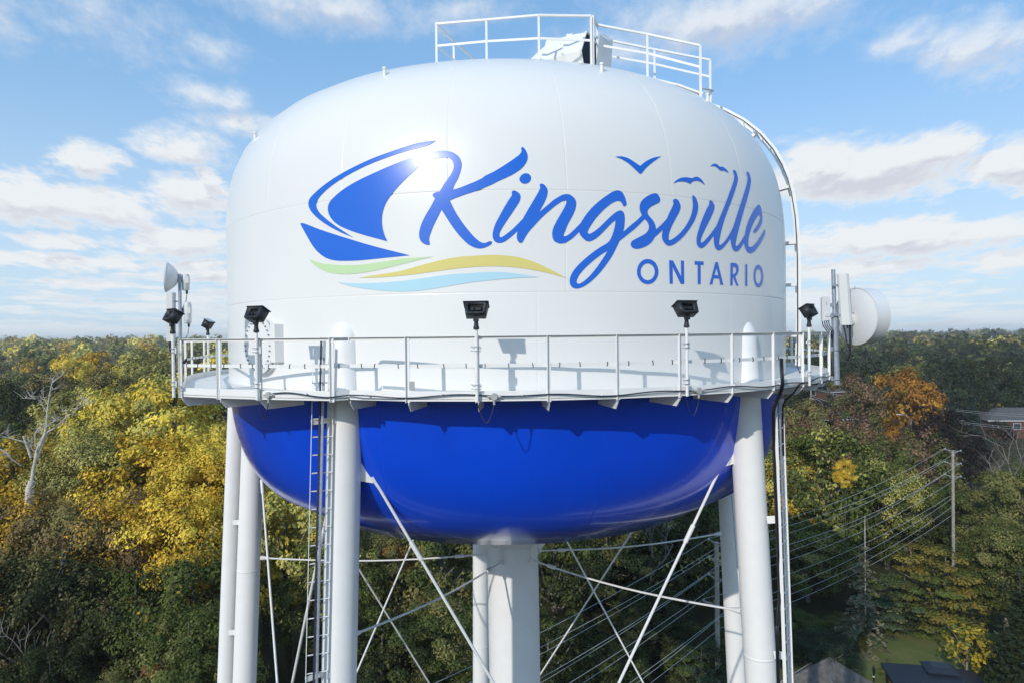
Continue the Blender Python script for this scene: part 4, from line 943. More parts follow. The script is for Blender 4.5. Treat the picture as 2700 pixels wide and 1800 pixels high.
F1 = top_pts([(1252, 158, -2.1), (1196, 110, -3.3), (1150, 64, -4.45), (1282, 53, -4.75), (1420, 41, -4.95), (1558, 43, -4.95)])
F1b = [on_roof(p.x, p.y) for p in F1]
RR1 = rail_run('roof_railing', F1, F1b, (.47,))
F2 = top_pts([(1563, 44, -4.9), (1574, 66, -4.4), (1706, 91, -4.55), (1846, 121, -4.9)])
F2b = [on_roof(p.x, p.y) for p in F2]
rail_run('roof_railing', F2, F2b, (.42,))
F3 = top_pts([(1600, 106, -3.3), (1725, 131, -3.4), (1872, 159, -3.6)])
F3b = [on_roof(p.x, p.y) for p in F3]
rail_run('walkway_handrail', F3, F3b, (.36,))
# walkway plate along the roof to the ladder head
mb = MB()
wp = [at(1600, 168, -3.9), at(1706, 196, -4.0), at(1790, 218, -4.1), at(1850, 240, -4.2)]
for a, b in zip(wp[:-1], wp[1:]):
    mb.bar(on_roof(a.x, a.y) + Vector((0, 0, .05)), on_roof(b.x, b.y) + Vector((0, 0, .05)), .55, .05)
mb.build('roof_walkway', M['white'], TW)

# vent hood: eight-sided drum lying across the roof, its open right end filled by a flat face painted dark as shade
vc = at(1497, 150, -3.55)
vb = on_roof(vc.x, vc.y).z - .05
hood = MB()
# section across the drum (local y,z) extruded along local x
sec = [(-.62, 0.0), (-.78, .32), (-.42, .86), (.25, .90), (.66, .50), (.66, 0.0)]
ang = R(-33)
Mh = Matrix.Translation((vc.x, vc.y, vb)) @ Matrix.Rotation(ang, 4, 'Z') @ Matrix.Diagonal((.95, .95, 1.22, 1))
stn = [(-1.12, .55), (-1.02, .68), (-.35, .96), (.30, .97), (.78, .93)]
vs = []
for (x, k_) in stn:
    for (y, z) in sec:
        vs.append(Mh @ Vector((x, y * (k_ * .5 + .5), z * k_)))
m_ = len(sec)
fs = []
for i in range(len(stn) - 1):
    for j in range(m_):
        fs.append((i * m_ + j, i * m_ + (j + 1) % m_, (i + 1) * m_ + (j + 1) % m_, (i + 1) * m_ + j))
fs.append(tuple(reversed(range(m_))))
hood.add(vs, fs)
HOOD = hood.build('vent_hood', M['white'], TW, 20)
MB().add([Mh @ Vector((.765, y * .90, z * .90)) for (y, z) in sec], [tuple(range(m_))]).build('vent_shade_face', M['dark'], HOOD)
fr = MB()
P_ = [Mh @ Vector((.79, y * .965, z * .935)) for (y, z) in sec]
for a, b in zip(P_, P_[1:] + P_[:1]):
    fr.bar(a, b, .05, .05, (1, 0, .2))
fr.build('vent_frame', M['white'], HOOD)
for x in (-.36, .29):
    rb_ = MB()
    Q = [Mh @ Vector((x, y * 1.0, z * .985)) for (y, z) in sec[:-1]]
    for a, b in zip(Q[:-1], Q[1:]):
        rb_.bar(a, b, .03, .16, (1, 0, 0))
    rb_.build('vent_seam', M['steel'], HOOD)
MB().prism([Mh @ Vector(q) for q in ((1.15, -.55, 0), (1.28, -.55, .62), (1.12, .1, .86), (1.02, .1, 0))], Mh.to_3x3() @ Vector((.04, .5, 0))).build('vent_flap', M['steel'], HOOD)

stub_spots = [at(1027, 198, 0), at(1600, 200, 0), at(745, 300, 0), at(1871, 258, 0)]
for k_, (azd, r) in enumerate(((-21.4, 7.22), (18.7, 7.2), (-52, 8.0), (45.0, 7.35))):
    q = z_at_r(r)
    p, nv = shell(azd, q)
    s_ = MB().tube(p - Vector((0, 0, .1)), p + Vector((0, 0, .13)), .04, n=12)
    s_.tube(p + Vector((0, 0, .13)), p + Vector((0, 0, .17)), .055, n=12)
    s_.build('roof_coupling', M['white'], TW)

# curved ladder over the right shoulder
LAZ = 71.0
prf = []
for r in (5.6, 6.2, 6.8, 7.3, 7.7, 8.0, 8.2, 8.33):
    prf.append(z_at_r(r))
prf += list(np.linspace(prf[-1] - .35, -.95, 9))
ca_, cb_ = [], []
for z in prf:
    for lst, da in ((ca_, -1.5), (cb_, 1.5)):
        lst.append(shell(LAZ + da, z, .34)[0])
CLAD = None
for lst in (ca_, cb_):
    mb = MB()
    for a, b in zip(lst[:-1], lst[1:]):
        c = (a + b) / 2
        tang = Vector((math.cos(R(LAZ)), math.sin(R(LAZ)), 0))
        mb.bar(a, b, .02, .11, tang.cross(b - a))
    if CLAD is None:
        CLAD = mb.build('roof_ladder', M['steel'], TW)
    else:
        mb.build('stringer', M['steel'], CLAD)
tot = sum((b - a).length for a, b in zip(ca_[:-1], ca_[1:]))
s = .2
while s < tot:
    MB().tube(along(ca_, s), along(cb_, s), .012, n=6).build('rung', M['steel'], CLAD, 60)
    s += .37
for z in (5.6, 4.1, 2.55, 1.35, -.1):
    if z < 4.5 or True:
        a = shell(LAZ, z, -.05)[0]
        b = shell(LAZ, z, .36)[0]
        MB().bar(a, b, .25, .08, (0, 0, 1)).build('ladder_bracket', M['steel'], CLAD)
MB().path([shell(LAZ - 2.1, z, .30)[0] for z in prf] + [pol(LAZ - 2.2, 8.85, -1.15)], .013, 6).build('ladder_cable', M['cable'], CLAD, 60)
# ladder head where the walkway meets it
MB().path([at(1848, 232, -4.0), at(1880, 240, -3.6), shell(LAZ, prf[0], .36)[0]], .03, 8).build('ladder_head', M['steel'], CLAD, 60)

# ------------------------------------------------------------------ floodlights on the balcony posts
def frame_quad(P, inset):
    c = sum(P, Vector()) / 4
    return [p + (c - p) * inset for p in P]


def make_floodlight(label):
    t = thing('floodlight', label, 'floodlight', (0, 0, 0), 0, 'floodlights on poles around the balcony')
    MB().tube((0, 0, 0), (0, 0, 1.36), .031, n=14).build('pole', M['steel'], t, 60)
    kn = MB()
    kn.lathe([(.052, 1.33), (.058, 1.36), (.045, 1.40), (.038, 1.47), (.05, 1.50), (.045, 1.55)], 16)
    kn.box((0, -.02, 1.53), (.10, .06, .10))
    kn.build('knuckle', M['black'], t)
    cz = Vector((0, .0, 1.68))
    gv, hv = Vector((0, .5, .866)), Vector((0, -.866, .5))

    def P(x, h, g_):
        w = .365 + (.445 - .365) * (g_ + .12) / .24
        return cz + Vector((x * w, 0, 0)) + hv * h + gv * g_
    C8 = {}
    for x in (-.5, .5):
        for h in (-.10, .10):
            for g_ in (-.12, .12):
                C8[(x, h, g_)] = P(x, h, g_)
    hb = MB()
    f = lambda *k: [C8[q] for q in k]
    a, b = .5, .10
    top = f((-a, b, -.12), (a, b, -.12), (a, b, .12), (-a, b, .12))
    inn = frame_quad(top, .30)
    inn[2] += gv * .02
    inn[3] += gv * .02
    deep = [p - hv * .09 for p in inn]
    hb.add(f((-a, -b, -.12), (-a, -b, .12), (a, -b, .12), (a, -b, -.12)), [(0, 1, 2, 3)])
    hb.add(f((-a, -b, -.12), (a, -b, -.12), (a, b, -.12), (-a, b, -.12)), [(0, 1, 2, 3)])
    hb.add(f((-a, -b, -.12), (-a, b, -.12), (-a, b, .12), (-a, -b, .12)), [(0, 1, 2, 3)])
    hb.add(f((a, -b, -.12), (a, -b, .12), (a, b, .12), (a, b, -.12)), [(0, 1, 2, 3)])
    hb.add(f((-a, -b, .12), (-a, b, .12), (a, b, .12), (a, -b, .12)), [(0, 1, 2, 3)])
    for i in range(4):
        j = (i + 1) % 4
        hb.add([top[i], top[j], inn[j], inn[i]], [(0, 1, 2, 3)])
        hb.add([inn[i], inn[j], deep[j], deep[i]], [(0, 1, 2, 3)])
    me = hb.mesh('housing', M['black'], 25, fix=False)
    bm = bmesh.new()
    bm.from_mesh(me)
    bmesh.ops.remove_doubles(bm, verts=bm.verts, dist=1e-4)
    bmesh.ops.recalc_face_normals(bm, faces=bm.faces)
    bm.to_mesh(me)
    bm.free()
    hd = link('housing', me, t)
    MB().add(deep, [(0, 1, 2, 3)]).build('recess', M['pit'], hd)
    vb_ = MB()
    for q in (-.3, .1, .34):
        c = sum(deep, Vector()) / 4 + hv * .03 + (deep[1] - deep[0]) * q * .8
        vb_.box(c, (.05, .05, .05))
    vb_.build('ballast', M['black'], hd)
    Mg = Matrix((Vector((1, 0, 0)), hv, gv)).transposed()
    MB().box(cz + gv * .128, (.475, .235, .016), Mg).build('door_frame', M['black'], hd)
    MB().box(cz + gv * .137, (.40, .17, .006), Mg).build('lens', M['glass'], hd)
    for z in (.28, .98):
        cl = MB().box((.035, .03, z), (.10, .012, .13)).box((-.06, .03, z), (.05, .02, .05))
        c_ = cl.build('clamp', M['steel'], t)
        for dz in (-.04, .04):
            MB().path([(-.11, -.01, z + dz), (-.045, -.045, z + dz), (.045, -.045, z + dz), (.06, .03, z + dz)], .007, 6).build('bolt', M['galv'], c_, 60)
    return t


FL = make_floodlight('black floodlight in the middle of the near balcony, above the centre of the lettering wall')
spots = [(-3.46, 9.675, 'black floodlight at the middle of the near rail, its shadow on the tank beside it'),
         (21.1, 9.665, 'black floodlight on the near balcony rail below the last word, right of the middle'),
         (44.9, 9.70, 'black floodlight at the right end of the balcony beside the galvanised antenna mast'),
         (-29.7, 10.06, 'black floodlight in front of the bolted round manway'),
         (-86.3, 9.62, 'small far floodlight on the left balcony with its pale lens facing up'),
         (-43.6, 10.56, 'black floodlight at the far left corner beside the small dish antenna')]
for i, (a, r, lb) in enumerate(spots):
    o = FL if i == 0 else copy_tree(FL)
    o['label'] = lb
    o.location = pol(a, r, -1.22)
    o.rotation_euler = (0, 0, R(a))
o.location = at(457.5, 1000, -7.95)
o.location.z = 27 - 1.22

# junction boxes with a hanging cable loop
for (a, r, lb, la_) in ((-28.6, 9.94, 'round grey junction box on the balcony skirt by the manway floodlight', -30.3),
                        (-1.6, 9.62, 'round grey junction box on the balcony skirt by the middle floodlight', -3.5),
                        (23.0, 9.60, 'round grey junction box on the balcony skirt below the right floodlight', 21.0)):
    t = thing('junction_box', lb, 'junction box', pol(a, r, -1.13), R(a), 'junction boxes on the balcony skirt')
    Mj = Matrix.Rotation(R(90), 4, 'X')
    MB().lathe([(.068, -.02), (.068, .035), (.062, .045)], 20, Mj).build('box', M['grey'], t)
    MB().tube((0, -.01, -.06), (0, -.01, -.15), .022, n=10).build('gland', M['grey'], t, 60)
    for s_ in (-1, 1):
        MB().tube((s_ * .06, -.015, 0), (s_ * .13, -.015, 0), .02, n=10).build('gland', M['grey'], t, 60)
    dx = (R(la_) - R(a)) * 9.7
    pts = [Vector((0, -.01, -.15))]
    for q in range(1, 15):
        f = q / 15
        pts.append(Vector((dx * f, -.02, -.15 + .07 * f - .36 * math.sin(math.pi * f) * (1.15 - .3 * f))))
    pts += [Vector((dx, -.02, -.08))]
    MB().path(pts, .0095, 6).build('cable', M['navy'], t, 60)

# lighting cable clipped along the skirt
pts, clips = [], []
segA = [LAND[2] * .985 + Vector((0, 0, 27 * .015))] if False else []
run = [pol(-28.0, 9.93, -1.11), Vector((-4.2, -8.93, 25.89)), Vector((-3.42, -9.155, 25.87)), Vector((-3.12, -8.97, 25.88))] + [pol(a, 9.605, -1.12) for a in np.arange(-17.5, 61, 2.0)]
sm = []
for a, b in zip(run[:-1], run[1:]):
    k_ = max(1, int((b - a).length / .12))
    for q in range(k_):
        sm.append(a + (b - a) * q / k_)
acc = 0
for i, p in enumerate(sm):
    wob = .022 * math.sin(i * .55) + .018 * math.sin(i * .23 + 1)
    o_ = outn(p)
    pts.append(p + Vector((0, 0, wob)) + o_ * .012)
lc = tag(MB().path(pts, .0135, 6).build('lighting_cable', M['navy'], None, 60), 'thin dark cable clipped along the balcony skirt from lamp to lamp', 'cable')
for i in range(6, len(pts), 9):
    o_ = outn(pts[i])
    MB().box(pts[i] + Vector((0, 0, .025)) - o_ * .004, (.03, .03, .035)).build('clip', M['steel'], lc)

# ------------------------------------------------------------------ antennas, right-hand mast
mr0, mr1 = at(2206, 1013, -4.62), at(2197, 711, -4.62)
mb = MB().path([mr0, mr0 + (mr1 - mr0) * .62, mr0 + (mr1 - mr0) * .625, mr1], [.082, .082, .05, .05], 16)
mast = mb.build('antenna_mast', M['galv'], None, 50)
tag(mast, 'grey galvanised antenna mast at the right end of the balcony', 'mast')
for z in (25.78, 26.55):
    MB().box((mr0.x - .10, mr0.y, z), (.24, .12, .11)).build('clamp', M['galv'], mast)
    MB().lathe([(.088, -.05), (.088, -.035)], 16, Matrix.Translation((mr0 + (mr1 - mr0) * ((z - mr0.z) / (mr1.z - mr0.z))))).build('band', M['cable'], mast)
# sector panel
pa, pb = at(2231, 857, -4.75), at(2222, 723, -4.75)
ax3 = (pb - pa).normalized()
pan = MB()
sec = [(-.14, -.03), (-.14, .05), (-.09, .10), (.09, .10), (.14, .05), (.14, -.03), (.10, -.07), (-.10, -.07)]
rotp = Matrix.Rotation(R(150), 3, 'Z')
pan.prism([pa + rotp @ Vector((x, y, 0)) for x, y in sec], pb - pa)
PAN = pan.build('panel_antenna', M['plastic'], None, 40)
tag(PAN, 'tall white panel antenna on the right mast beside the big drum dish', 'antenna')
for f in (.2, .78):
    MB().box(pa + (pb - pa) * f + Vector((-.17, 0, 0)), (.26, .05, .05)).build('mounting_arm', M['galv'], PAN)
for dx in (-.07, .02, .07, .10):
    MB().tube(pa + Vector((dx, -.02, .02)), pa + Vector((dx, -.02, -.09)), .017, n=8).build('connector', M['cable'], PAN, 60)
cb = tag(MB().path([pa + Vector((.08, -.03, -.08)), pa + Vector((.09, -.03, -.4)), pa + Vector((.07, -.04, -.75)), pa + Vector((-.03, -.04, -1.0)), mr0 + (mr1 - mr0) * .30 + Vector((.1, -.06, 0))], .026, 8).build('feeder_cable', M['cable'], None, 60), 'thick black feeder cable looping below the right panel antenna', 'cable')
MB().path([pa + Vector((-.06, -.03, -.08)), pa + Vector((-.02, -.05, -.4)), pa + Vector((.08, -.05, -.7)), pa + Vector((.03, -.05, -.93)), mr0 + (mr1 - mr0) * .32 + Vector((.1, -.08, 0))], .016, 8).build('strand', M['cable'], cb, 60)
# remote radio unit
ru0 = at(2176, 815, -4.7)
RU = tag(MB().prism([ru0 + Vector(q) for q in ((-.11, -.06, -.31), (.10, -.06, -.31), (.10, -.06, .29), (.07, -.06, .32), (-.09, -.06, .32), (-.12, -.06, .28))], (0.03, .13, 0)).build('radio_unit', M['plastic'], None), 'white radio unit hung on the left side of the right mast', 'radio unit')
MB().box(ru0 + Vector((.02, -.07, -.15)), (.11, .03, .09)).box(ru0 + Vector((.02, -.07, -.27)), (.12, .03, .05)).build('cover', M['plastic'], RU)
MB().box(ru0 + Vector((.0, -.067, .14)), (.02, .01, .08)).build('handle', M['grey'], RU)
MB().box(ru0 + Vector((.16, .02, .1)), (.10, .06, .10)).box(ru0 + Vector((.16, .02, -.18)), (.10, .06, .08)).build('mounting_bracket', M['galv'], RU)
for k_ in range(4):
    b = ru0 + Vector((-.09 + k_ * .055, -.02, -.31))
    MB().path([b, b + Vector((.02, 0, -.12)), b + Vector((.12, 0, -.26)), mr0 + (mr1 - mr0) * .38 + Vector((-.09, -.05, 0)), mr0 + (mr1 - mr0) * .05 + Vector((-.10, -.05, 0))], .013, 6).build('jumper_cable', M['navy'], RU, 60)

# big drum dish
def drum(name, label, c, axis, r, depth, mount):
    Mx = Matrix.Translation(c) @ Vector(axis).to_track_quat('Z', 'Y').to_matrix().to_4x4()
    body = MB().lathe([(.02, -.15 * r / .74), (.3 * r, -.14 * r / .74), (.62 * r, -.10 * r / .74), (.88 * r, -.04 * r / .74), (r, 0)], 64, Mx)
    b = tag(body.build(name, M['dish'], None, 50), label, 'antenna')
    MB().lathe([(r * 1.0, -.012), (r * 1.025, -.012), (r * 1.025, .035), (r * 1.0, .035)], 64, Mx, close=False).build('rim', M['dish'], b)
    MB().lathe([(r, .03), (r, depth), (r * .97, depth + .02), (.1, depth + .05)], 64, Mx).build('shroud', M['dish'], b, 40)
    return b, Mx


dc = at(2256, 834, -4.35)
DR, Mx = drum('drum_dish', 'large white drum dish antenna at the right end of the balcony', dc, (.965, .26, .02), .735, .42, None)
MB().box((0, 0, -.24), (.20, .20, .22), None).build('feed_box', M['galv'], DR).matrix_local = Mx @ Matrix.Translation((0, .0, 0))
hb = at(2236, 842, -4.45)
MB().bar(mr0 + (mr1 - mr0) * .52, hb, .10, .12).bar(hb, dc - Vector((.12, .03, .06)), .16, .10).bar(hb + Vector((0, 0, -.1)), dc + Vector((-.08, .1, -.22)), .04, .05).build('mount_arm', M['galv'], DR)
MB().lathe([(.17, -.05), (.17, .06), (.08, .10)], 20, Matrix.Translation(hb) @ Matrix.Rotation(R(90), 4, 'X')).build('swivel', M['dish'], DR)
MB().path([dc + Vector((-.03, -.02, .70)), dc + Vector((-.02, -.02, .80))], .01, 6).build('lifting_eye', M['galv'], DR)

# ------------------------------------------------------------------ antennas, left-hand corner
ml0, ml1 = at(475, 905, -7.45), at(474, 723, -7.45)
ML = tag(MB().path([ml0 - Vector((0, 0, .9)), ml1], [.036, .034], 14).build('antenna_mast', M['galv'], None, 50), 'slim grey mast with a small dish at the left corner of the balcony', 'mast')
c = at(473, 733, -7.4)
Md = Matrix.Translation(c) @ Vector((-.93, -.34, .05)).to_track_quat('Z', 'Y').to_matrix().to_4x4()
pr = [(.02, 0), (.09, .018), (.17, .065), (.24, .13), (.29, .195), (.315, .235), (.325, .235), (.325, .262), (.28, .25), (.05, .20)]
DS = tag(MB().lathe(pr, 40, Md).build('dish_antenna', M['dish'], None, 30), 'small white dish antenna facing left on the slim left mast', 'antenna')
MB().box((0, 0, -.03), (.10, .08, .10)).build('feed_box', M['galv'], DS).matrix_local = Md
p0, p1 = at(451, 900, -7.5), at(451, 772, -7.5)
PL = tag(MB().prism([p0 + Vector(q) for q in ((-.06, -.08, 0), (.065, -.08, 0), (.065, .08, 0), (-.06, .08, 0))], p1 - p0).build('panel_antenna', M['plastic'], None), 'narrow white panel antenna on the left mast under the small dish', 'antenna')
for f in (.82, .58):
    MB().bar(p0 + (p1 - p0) * f, Vector((ml0.x + .03, ml0.y, (p0 + (p1 - p0) * f).z)), .03, .03).build('mounting_arm', M['galv'], PL)
MB().path([p0, p0 + Vector((.0, 0, -.12)), p0 + Vector((.05, 0, -.3)), p0 + Vector((.02, .05, -.5))], .05, 8).build('connector', M['cable'], PL, 60)
for (px, py, hh, lb) in ((490, 745, .36, 'upper white radio unit on the left mast behind the small dish'), (495, 825, .47, 'lower white radio unit on the left mast above the railing')):
    c = at(px, py, -7.35)
    U = tag(MB().lathe([(.05, -hh / 2), (.075, -hh / 2 + .02), (.08, hh / 2 - .05), (.06, hh / 2)], 16, Matrix.Translation(c)).build('radio_unit', M['plastic'], None, 50), lb, 'radio unit')
    MB().box(c + Vector((-.09, 0, .05)), (.10, .05, .10)).build('mounting_bracket', M['galv'], U)
    MB().box(c + Vector((.055, -.03, .05)), (.06, .09, .14)).build('cover', M['plastic'], U)
    MB().tube(c + Vector((.02, 0, -hh / 2)), c + Vector((.02, 0, -hh / 2 - .07)), .025, n=8).build('connector', M['cable'], U, 60)
    MB().path([c + Vector((.02, 0, -hh / 2 - .05)), c + Vector((.0, 0, -hh / 2 - .22)), c + Vector((-.08, 0, -hh / 2 - .38)), c + Vector((-.15, .0, -hh / 2 - .45))], .011, 6).build('jumper_cable', M['grey'], U, 60)

# ------------------------------------------------------------------ black feeder bundle down the right ladder
fb = [at(2058, 945, -7.62), at(2059, 975, -7.78), at(2061, 1010, -7.82), at(2056, 1032, -7.7), at(2044, 1060, -7.35), at(2037, 1088, -6.95), at(2038, 1150, -6.75), at(2041, 1250, -6.78), at(2047, 1390, -6.83), at(2053, 1560, -6.88), at(2049, 1640, -6.95), at(2051, 1830, -7.02)]
fb.append(fb[-1] + Vector((.2, -.3, -12)))


def smooth(pts, k=6):
    out = []
    for i in range(len(pts) - 1):
        p0, p1, p2, p3 = pts[max(i - 1, 0)], pts[i], pts[i + 1], pts[min(i + 2, len(pts) - 1)]
        for q in range(k):
            t = q / k
            out.append(.5 * ((2 * p1) + (p2 - p0) * t + (2 * p0 - 5 * p1 + 4 * p2 - p3) * t * t + (3 * p1 - p0 - 3 * p2 + p3) * t ** 3))
    return out + [pts[-1]]


FB = tag(MB().path(smooth(fb), .024, 8).build('feeder_bundle', M['cable'], None, 60), 'thick black cable bundle running down beside the right ladder', 'cable')
for (dx, dy, r) in ((.034, -.02, .017),):
    MB().path(smooth([p + Vector((dx, dy, 0)) for p in fb]), r, 8).build('strand', M['cable'], FB, 60)
f2 = [at(2190, 1002, -5.0), at(2150, 1012, -5.9), at(2126, 1008, -6.98), at(2108, 1013, -7.15), at(2092, 1035, -6.9), at(2070, 1058, -6.5), at(2064, 1085, -6.4), at(2066, 1200, -6.4)]
tag(MB().path(smooth(f2), .021, 8).build('feeder_cable', M['cable'], None, 60), 'black cable sweeping from under the right mast to the ladder head', 'cable')

# ------------------------------------------------------------------ ground
def hill(x, y):
    d = math.hypot(x, y)
    t = min(max((d - 170) / 800, 0), 1)
    t = t * t * (3 - 2 * t)
    b = min(max(-x / (abs(y) + 40) * 2.2, 0), 1)
    return (8.0 + 4.5 * b) * t


gm = mat('ground_litter', (0.050, 0.050, 0.020), .95, .1, vscale=.06, col2=(0.075, 0.055, 0.028), bump=.15, bscale=.8)
lm = mat('lawn_grass', (0.120, 0.145, 0.040), .9, .15, vscale=.5, col2=(0.160, 0.160, 0.055), bump=.05, bscale=9)
rad = [0, 6, 14, 25, 40, 60, 85, 120, 170, 240, 330, 450, 620, 850, 1200, 1700, 2400, 3500, 5200, 8000]
vs, fs = [(0, 0, 0)], []
NA = 72
for r in rad[1:]:
    for j in range(NA):
        a = 2 * math.pi * j / NA
        x, y = r * math.cos(a), r * math.sin(a)
        vs.append((x, y, hill(x, y) + (.4 * math.sin(x * .05) * math.sin(y * .043) if r > 100 else 0)))
for j in range(NA):
    fs.append((0, 1 + j, 1 + (j + 1) % NA))
for i in range(len(rad) - 2):
    for j in range(NA):
        a, b = 1 + i * NA + j, 1 + i * NA + (j + 1) % NA
        fs.append((a, a + NA, b + NA, b))
tag(MB().add(vs, fs).build('ground', gm, None, 180), kind='structure')
lw = [Vector((x, y, .03)) for (x, y) in ((20, 20), (30, 17), (44, 18), (47, 27), (45, 36), (39, 38), (31, 37.5), (26, 36), (21, 32), (18, 26))]
tag(MB().add(lw, [tuple(range(len(lw)))]).build('lawn', lm, None), kind='structure')

# ------------------------------------------------------------------ houses
brick = mat('red_brick', (0.135, 0.07, 0.05), .85, .2, var=.25, vscale=3.0, bump=.02, bscale=12)
brick2 = mat('brown_brick', (0.20, 0.10, 0.065), .85, .2, var=.25, vscale=3.0)
tan = mat('tan_stucco', (0.46, 0.38, 0.27), .85, .2, var=.1, vscale=2)
shg = mat('grey_shingles', (0.115, 0.115, 0.115), .9, .2, var=.25, vscale=2.2, bump=.03, bscale=5)
shb = mat('brown_shingles', (0.105, 0.062, 0.045), .9, .2, var=.25, vscale=2.2, bump=.03, bscale=5)
wht = mat('white_trim', (0.66, 0.66, 0.64), .6)
pane = mat('window_glass', (0.03, 0.04, 0.05), .08, .8)


def house(name, label, c, w, d, h, rise, rz, wm, rm, hip=True, wins=(), chim=None, over=.5, cat='house'):
    t = thing(name, label, cat, c, rz)
    MB().box((0, 0, h / 2), (w, d, h)).build('wall', wm, t)
    e = over
    W_, D_ = w / 2 + e, d / 2 + e
    rl_ = (w - d) / 2 if hip else W_
    rl_ = max(rl_, .2)
    b = [(-W_, -D_, h), (W_, -D_, h), (W_, D_, h), (-W_, D_, h)]
    r1, r2 = (-rl_, 0, h + rise), (rl_, 0, h + rise)
    rf = MB().add(b + [r1, r2] + [(x, y, z - .18) for x, y, z in b], [(0, 1, 5, 4), (2, 3, 4, 5), (1, 2, 5), (3, 0, 4), (6, 9, 8, 7), (0, 6, 7, 1), (1, 7, 8, 2), (2, 8, 9, 3), (3, 9, 6, 0)]).build('roof', rm, t, 10)
    if not hip:
        for s_ in (-1, 1):
            MB().prism([(s_ * (w / 2 - .05), -d / 2, h - .02), (s_ * (w / 2 - .05), d / 2, h - .02), (s_ * (w / 2 - .05), 0, h + rise * d / (d + 2 * e))], (s_ * .06, 0, 0)).build('gable', wm, t)
    for s_ in (-1, 1):
        MB().box((0, s_ * (D_ + .02), h - .09), (2 * W_, .04, .20)).build('fascia', wht, rf)
    for (face, u, z, ww, wh) in wins:
        if face == 'f':
            cc, sz, gz = (u, -d / 2 - .03, z), (ww, .10, wh), (ww - .2, .04, wh - .2)
            g2 = (u, -d / 2 - .075, z)
        else:
            s_ = -1 if face == 'l' else 1
            cc, sz, gz = (s_ * (w / 2 + .03), u, z), (.10, ww, wh), (.04, ww - .2, wh - .2)
            g2 = (s_ * (w / 2 + .075), u, z)
        o = MB().box(cc, sz).build('window', wht, t)
        MB().box(g2, gz).build('pane', pane, o)
    if chim:
        MB().box((chim[0], chim[1], h + rise), (.8, .8, 1.6)).build('chimney', brick2, rf)
    return t


def gpos(px, depth):
    """ground point under a photo column at a given depth"""
    p = at(px, 884, EYE.y + depth)
    return Vector((p.x, p.y, hill(p.x, p.y)))


p = gpos(2695, 168)
house('brick_house', 'low brick house with a grey hip roof at the right edge', p + Vector((0, 0, 0)), 23, 12, 4.7, 2.5, R(-6), brick, shg, True, [('f', -10.0, 3.2, 1.3, 1.5), ('f', -5, 3.2, 1.8, 1.5), ('f', 1, 3.2, 1.8, 1.5), ('l', 1, 3.2, 1.2, 1.4)])
p = gpos(2178, 235)
house('brick_house', 'red brick house with a small white window behind the right end of the balcony', p, 11, 14, 6.2, 3.6, R(20), brick, shg, False, [('f', -3.5, 5.2, 1.3, 1.5), ('f', 3, 5.2, 1.3, 1.5), ('l', 0, 5.2, 1.3, 1.5)])
p = gpos(2150, 185)
house('grey_roofed_house', 'low house with a broad grey shingle roof below the balcony end', p, 16, 11, 3.2, 3.2, R(8), brick2, shg, True, [('f', -4, 1.8, 1.4, 1.3), ('f', 3, 1.8, 1.4, 1.3)])
p = gpos(2484, 195)
house('tan_house', 'house with a tan gable right of the big orange maple', p, 9, 7, 4.6, 2.8, R(75), tan, shb, False, [('l', 0, 4.8, 1.0, 1.2), ('r', 0, 4.8, 1.0, 1.2)])
p = gpos(2540, 178)
house('brown_roofed_house', 'house with a brown roof and chimney left of the grey hip roof', p, 13, 9, 3.6, 2.6, R(12), brick2, shb, False, [('f', 0, 2, 1.4, 1.3)], chim=(3.5, 0))
p = gpos(2175, 47.5)
house('garden_shed', 'garden shed with a weathered grey roof at the bottom right', p, 4.4, 3.8, 1.75, 1.75, R(38), mat('shed_boards', (.16, .13, .10), .85, .2, var=.2, vscale=4), mat('shed_shingles', (.15, .135, .12), .9, .2, var=.3, vscale=3, bump=.02, bscale=14), True, [('f', 0, 1.1, .8, .7)], over=.25, cat='shed')
p = gpos(2690, 900)
house('warehouse', 'long white low building far off on the right horizon', p, 80, 30, 8, 2.0, R(3), wht, wht, False, [], over=.3)
# gazebo
p = gpos(2474, 46)
GZ = thing('gazebo', 'garden gazebo with a dark blue two-tier hip roof', 'gazebo', p, R(-14))
navy = mat('dark_metal_roof', (0.014, 0.018, 0.030), .45, .5, var=.15, vscale=2)
gw, gd = 3.1, 2.5
for sx in (-1, 1):
    for sy in (-1, 1):
        MB().box((sx * (gw - .35), sy * (gd - .35), 1.1), (.16, .16, 2.2)).build('post', M['pit'], GZ)
def hiproof(w, d, z0, z1, k_, th=.1):
    b = [(-w, -d, z0), (w, -d, z0), (w, d, z0), (-w, d, z0)]
    t_ = [(-w * k_, -d * k_, z1), (w * k_, -d * k_, z1), (w * k_, d * k_, z1), (-w * k_, d * k_, z1)]
    lo = [(x, y, z - th) for x, y, z in b]
    return MB().add(b + t_ + lo, [(0, 1, 5, 4), (1, 2, 6, 5), (2, 3, 7, 6), (3, 0, 4, 7), (4, 5, 6, 7), (0, 8, 9, 1), (1, 9, 10, 2), (2, 10, 11, 3), (3, 11, 8, 0), (8, 11, 10, 9)])
rf = hiproof(gw, gd, 2.3, 3.28, .22).build('roof', navy, GZ, 10)
hiproof(gw * .33, gd * .33, 3.42, 3.66, .55, .07).build('roof_vent', navy, rf, 10)
MB().box((0, 0, 3.30), (gw * .44, gd * .44, .22)).build('vent_riser', M['pit'], rf)
